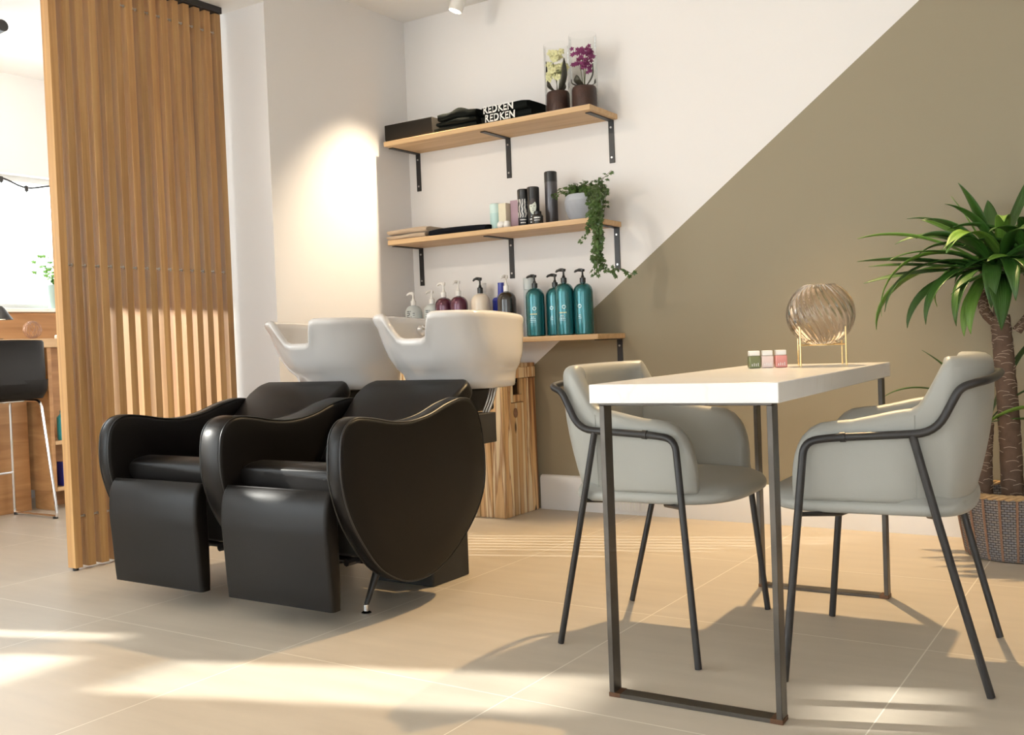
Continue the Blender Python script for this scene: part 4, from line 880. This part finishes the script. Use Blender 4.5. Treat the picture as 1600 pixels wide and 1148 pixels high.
# ------------------------------------------------------------------ next room: counter, stool, plant
t = thing('wooden_counter', 'long pine counter with back panel under the bright window', 'counter', (-5.65, 3.1, 0))
MB().box((-0.30, -1.2, 0.935), (0.33, 1.05, 0.985)).obj('worktop', M_desklight, t, bevel=0.003)
MB().box((-0.315, -1.2, 0.986), (-0.29, 1.05, 1.163)).obj('back_panel', M_desk, t, bevel=0.002)
MB().box((0.13, -1.2, 0.0), (0.155, 0.17, 0.934)).obj('front_panel', M_desk, t, bevel=0.002)
t = thing('open_cabinet', 'open pine shelf cabinet standing under the counter behind the stool', 'cabinet', (-5.42, 3.55, 0))
MB().box((-0.13, -0.25, 0.11), (0.10, -0.225, 0.933)).obj('side_panel', M_desk, t, bevel=0.002)
MB().box((-0.13, 0.33, 0.0), (0.10, 0.355, 0.933)).obj('side_panel', M_desk, t, bevel=0.002)
MB().box((-0.13, -0.225, 0.0), (-0.105, 0.33, 0.933)).obj('back_panel', M_desk, t, bevel=0.002)
MB().box((-0.10, -0.235, 0.0), (0.08, -0.228, 0.109)).obj('plinth', M_desk, t)
for z in (0.11, 0.375): MB().box((-0.104, -0.224, z), (0.10, 0.329, z+0.022)).obj('shelf', M_desklight, t, bevel=0.001)
tag(MB().lathe([(0.0001, 0), (0.028, 0), (0.030, 0.01), (0.030, 0.13), (0.012, 0.15), (0.012, 0.17), (0.0001, 0.17)], n=20).obj('spray_bottle', plain('turquoise_plastic', (0.05, 0.42, 0.50), 0.35)), 'turquoise bottle on middle shelf of the open cabinet', 'bottle', None, (-5.36, 3.40, 0.398))
tag(MB().lathe([(0.0001, 0), (0.045, 0), (0.05, 0.03), (0.03, 0.10), (0.0001, 0.11)], n=20).obj('rolled_cloth', M_whitep), 'white rolled cloth beside the turquoise bottle in cabinet', 'towel', None, (-5.40, 3.50, 0.575-0.177))
tag(MB().box((-0.03, -0.05, 0), (0.03, 0.05, 0.14)).obj('small_carton', M_blue, bevel=0.002), 'dark blue carton on bottom shelf of the open cabinet', 'box', None, (-5.36, 3.42, 0.133))
tag(MB().box((-0.03, -0.05, 0), (0.03, 0.05, 0.10)).obj('small_carton', M_blackp, bevel=0.004), 'low black box behind the blue carton in open cabinet', 'box', None, (-5.37, 3.53, 0.133))
# stool
s = thing('bar_stool', 'black bucket bar stool on chrome sled frame at pine counter', 'stool', (-5.27, 2.92, 0))
R_ = []
def rrect(hx, hy, z, r=0.05, dx=0):
    out = []
    for sx, sy, a0 in ((1, 1, 0), (-1, 1, 90), (-1, -1, 180), (1, -1, 270)):
        for k in range(5): a = radians(a0+22.5*k); out.append((dx+sx*(hx-r)+r*cos(a), sy*(hy-r)+r*sin(a), z))
    return out
MB().loft([rrect(0.10, 0.18, 0.652, 0.05, -0.01), rrect(0.17, 0.235, 0.658, 0.06), rrect(0.195, 0.25, 0.70, 0.06), rrect(0.20, 0.255, 0.76, 0.06)]).obj('seat_bucket', M_leather, s, sharp=60)
bk_ = MB(); ro = []
hs = []
for (x, y, h) in [(-0.17, -0.245, 0.84), (0.0, -0.248, 0.93), (0.14, -0.24, 0.965), (0.19, -0.19, 0.972), (0.20, 0, 0.975), (0.19, 0.19, 0.972), (0.14, 0.24, 0.965), (0.0, 0.248, 0.93), (-0.17, 0.245, 0.84)]:
    c = V3((x, y, 0)); i_ = c*(1-0.03/c.length) if c.length > 0 else c
    ro.append([(x, y, 0.74), (x*1.01, y*1.01, 0.80), (x, y, h-0.01), (x*0.98, y*0.98, h), (x*0.90, y*0.92, h), (x*0.88, y*0.90, h-0.01), (x*0.86, y*0.89, 0.74)])
pr_ = [crom([r[k] for r in ro], 5) for k in range(7)]; bk_.loft([[pr_[k][i] for k in range(7)] for i in range(len(pr_[0]))]).obj('backrest', M_leather, s, sharp=60)
for sy in (-1, 1):
    MB().tube(fillet([(-0.19, 0.225*sy, 0.012), (-0.14, 0.20*sy, 0.645), (0.16, 0.20*sy, 0.645), (0.225, 0.225*sy, 0.012), (-0.19, 0.225*sy, 0.010)], [0.03, 0.045, 0.02]), 0.0085, 10).obj('sled_frame', M_chrome, s)
    for x in (-0.17, 0.205): MB().lathe([(0.014, 0), (0.014, 0.014)], (x, 0.225*sy, -0.001), 12).obj('glide', M_blackp, s)
MB().tube([(-0.165, -0.21, 0.24), (-0.165, 0.21, 0.24)], 0.0075, 8).obj('footrest_bar', M_chrome, s)
MB().tube([(0.0, -0.20, 0.645), (0.0, 0.20, 0.645)], 0.0085, 8).obj('seat_support', M_chrome, s)
# desk lamp, twig ball, window plant, cable
t = thing('desk_lamp', 'small desk lamp with conical black shade on the pine counter', 'lamp', (-5.60, 3.155, 0.9855)); t.scale = (1, 1, 0.78)
MB().lathe([(0.0001, 0), (0.05, 0), (0.05, 0.012), (0.0001, 0.014)], n=24).obj('base', M_blackm, t)
MB().tube([(0, 0, 0.012), (0.0, 0, 0.20), (0.05, 0.02, 0.24)], 0.005, 8).obj('arm', M_blackm, t)
MB().lathe([(0.008, 0.25), (0.02, 0.235), (0.065, 0.15), (0.062, 0.15), (0.018, 0.23), (0.006, 0.245)], (0.05, 0.02, 0), 28, cap=False).obj('shade', M_blackm, t)
MB().lathe([(0.0001, 0.155), (0.05, 0.155), (0.05, 0.158), (0.0001, 0.16)], (0.05, 0.02, 0), 24).obj('bulb_face', M_bulb, t)
tw = MB(); rt_ = random.Random(4)
for k in range(14):
    a = rt_.uniform(0, 6.28); b2 = rt_.uniform(-0.6, 0.6); u = V3((cos(a), sin(a), 0)); w = V3((-sin(a)*sin(b2), cos(a)*sin(b2), cos(b2)))
    tw.tube([V3((0, 0, 0.055))+(u*cos(2*pi*j/20)+w*sin(2*pi*j/20))*rt_.uniform(0.048, 0.052) for j in range(20)], 0.0016, 4, closed=True)
tag(tw.obj('twig_ball', M_reed), 'loose ball of dry twigs on the counter behind the stool', 'ornament', None, (-5.50, 3.33, 0.9870))
tag(MB().box((-0.08, -0.10, 0), (0.08, 0.10, 0.025)).obj('folded_towel', M_whitep, bevel=0.008, seg=3), 'white folded towel on the counter at the screen edge', 'towel', None, (-5.45, 3.58, 0.9855))
t = thing('potted_plant', 'small leafy green plant in grey-green pot on bright window sill', 'plant', (-5.93, 3.76, 1.1905))
MB().lathe([(0.0001, 0), (0.045, 0), (0.06, 0.10), (0.062, 0.15), (0.055, 0.15), (0.05, 0.13), (0.0001, 0.13)], n=28).obj('pot', plain('sage_pot', (0.30, 0.38, 0.34), 0.6), t)
lf = MB(); stp = MB()
for k in range(16):
    a = rt_.uniform(0, 6.28); tip = V3((0.10*cos(a)*rt_.uniform(0.4, 1), 0.12*sin(a)*rt_.uniform(0.4, 1), 0.17+rt_.uniform(0.02, 0.17))); ps = crom([(0, 0, 0.13), tip*0.5+V3((0, 0, 0.11)), tip], 5); stp.tube(ps, 0.0015, 4)
    for q in range(5): ivyleaf(lf, ps[-1-q*2], V3((cos(a+q*2), sin(a+q*2), 0.3)), V3((0.5, -0.5, 0.7)), 0.032)
stp.obj('stems', M_stem, t); lf.obj('foliage', plain('bright_leaf', (0.16, 0.36, 0.06), 0.45), t, smooth=False)
cb = MB().tube(crom([(XL+0.035, 2.2, 2.03), (XL+0.035, 2.7, 1.97), (XL+0.035, 3.2, 2.03), (XL+0.035, 3.44, 1.99), (XL+0.035, 3.60, 1.945), (XL+0.035, 3.78, 1.975), (XL+0.035, 4.2, 2.03)], 8), 0.006, 6)
for y in (3.44, 3.60, 3.78): cb.lathe([(0.0001, -0.03), (0.012, -0.02), (0.012, 0.01), (0.0001, 0.015)], (XL+0.035, y, 1.985 if y != 3.60 else 1.945), 10)
tag(cb.obj('light_cable', M_blackm), 'dark cable swagged across the bright window of the next room', 'cable')
t = thing('track_spotlight', 'black ceiling spotlight in the room behind the screen', 'spotlight', (-4.9, 2.86, HC))
MB().tube([(0, 0, 0), (0, 0, -0.09)], 0.01, 8).obj('stem', M_blackm, t)
MB().tube([(-0.07, 0, -0.11), (0.05, 0.0, -0.10)], 0.03, 16).obj('lamp_head', M_blackm, t)
MB().tube([(-0.0705, 0, -0.11), (-0.074, 0, -0.1104)], 0.026, 16).obj('lamp_face', M_bulb, t)
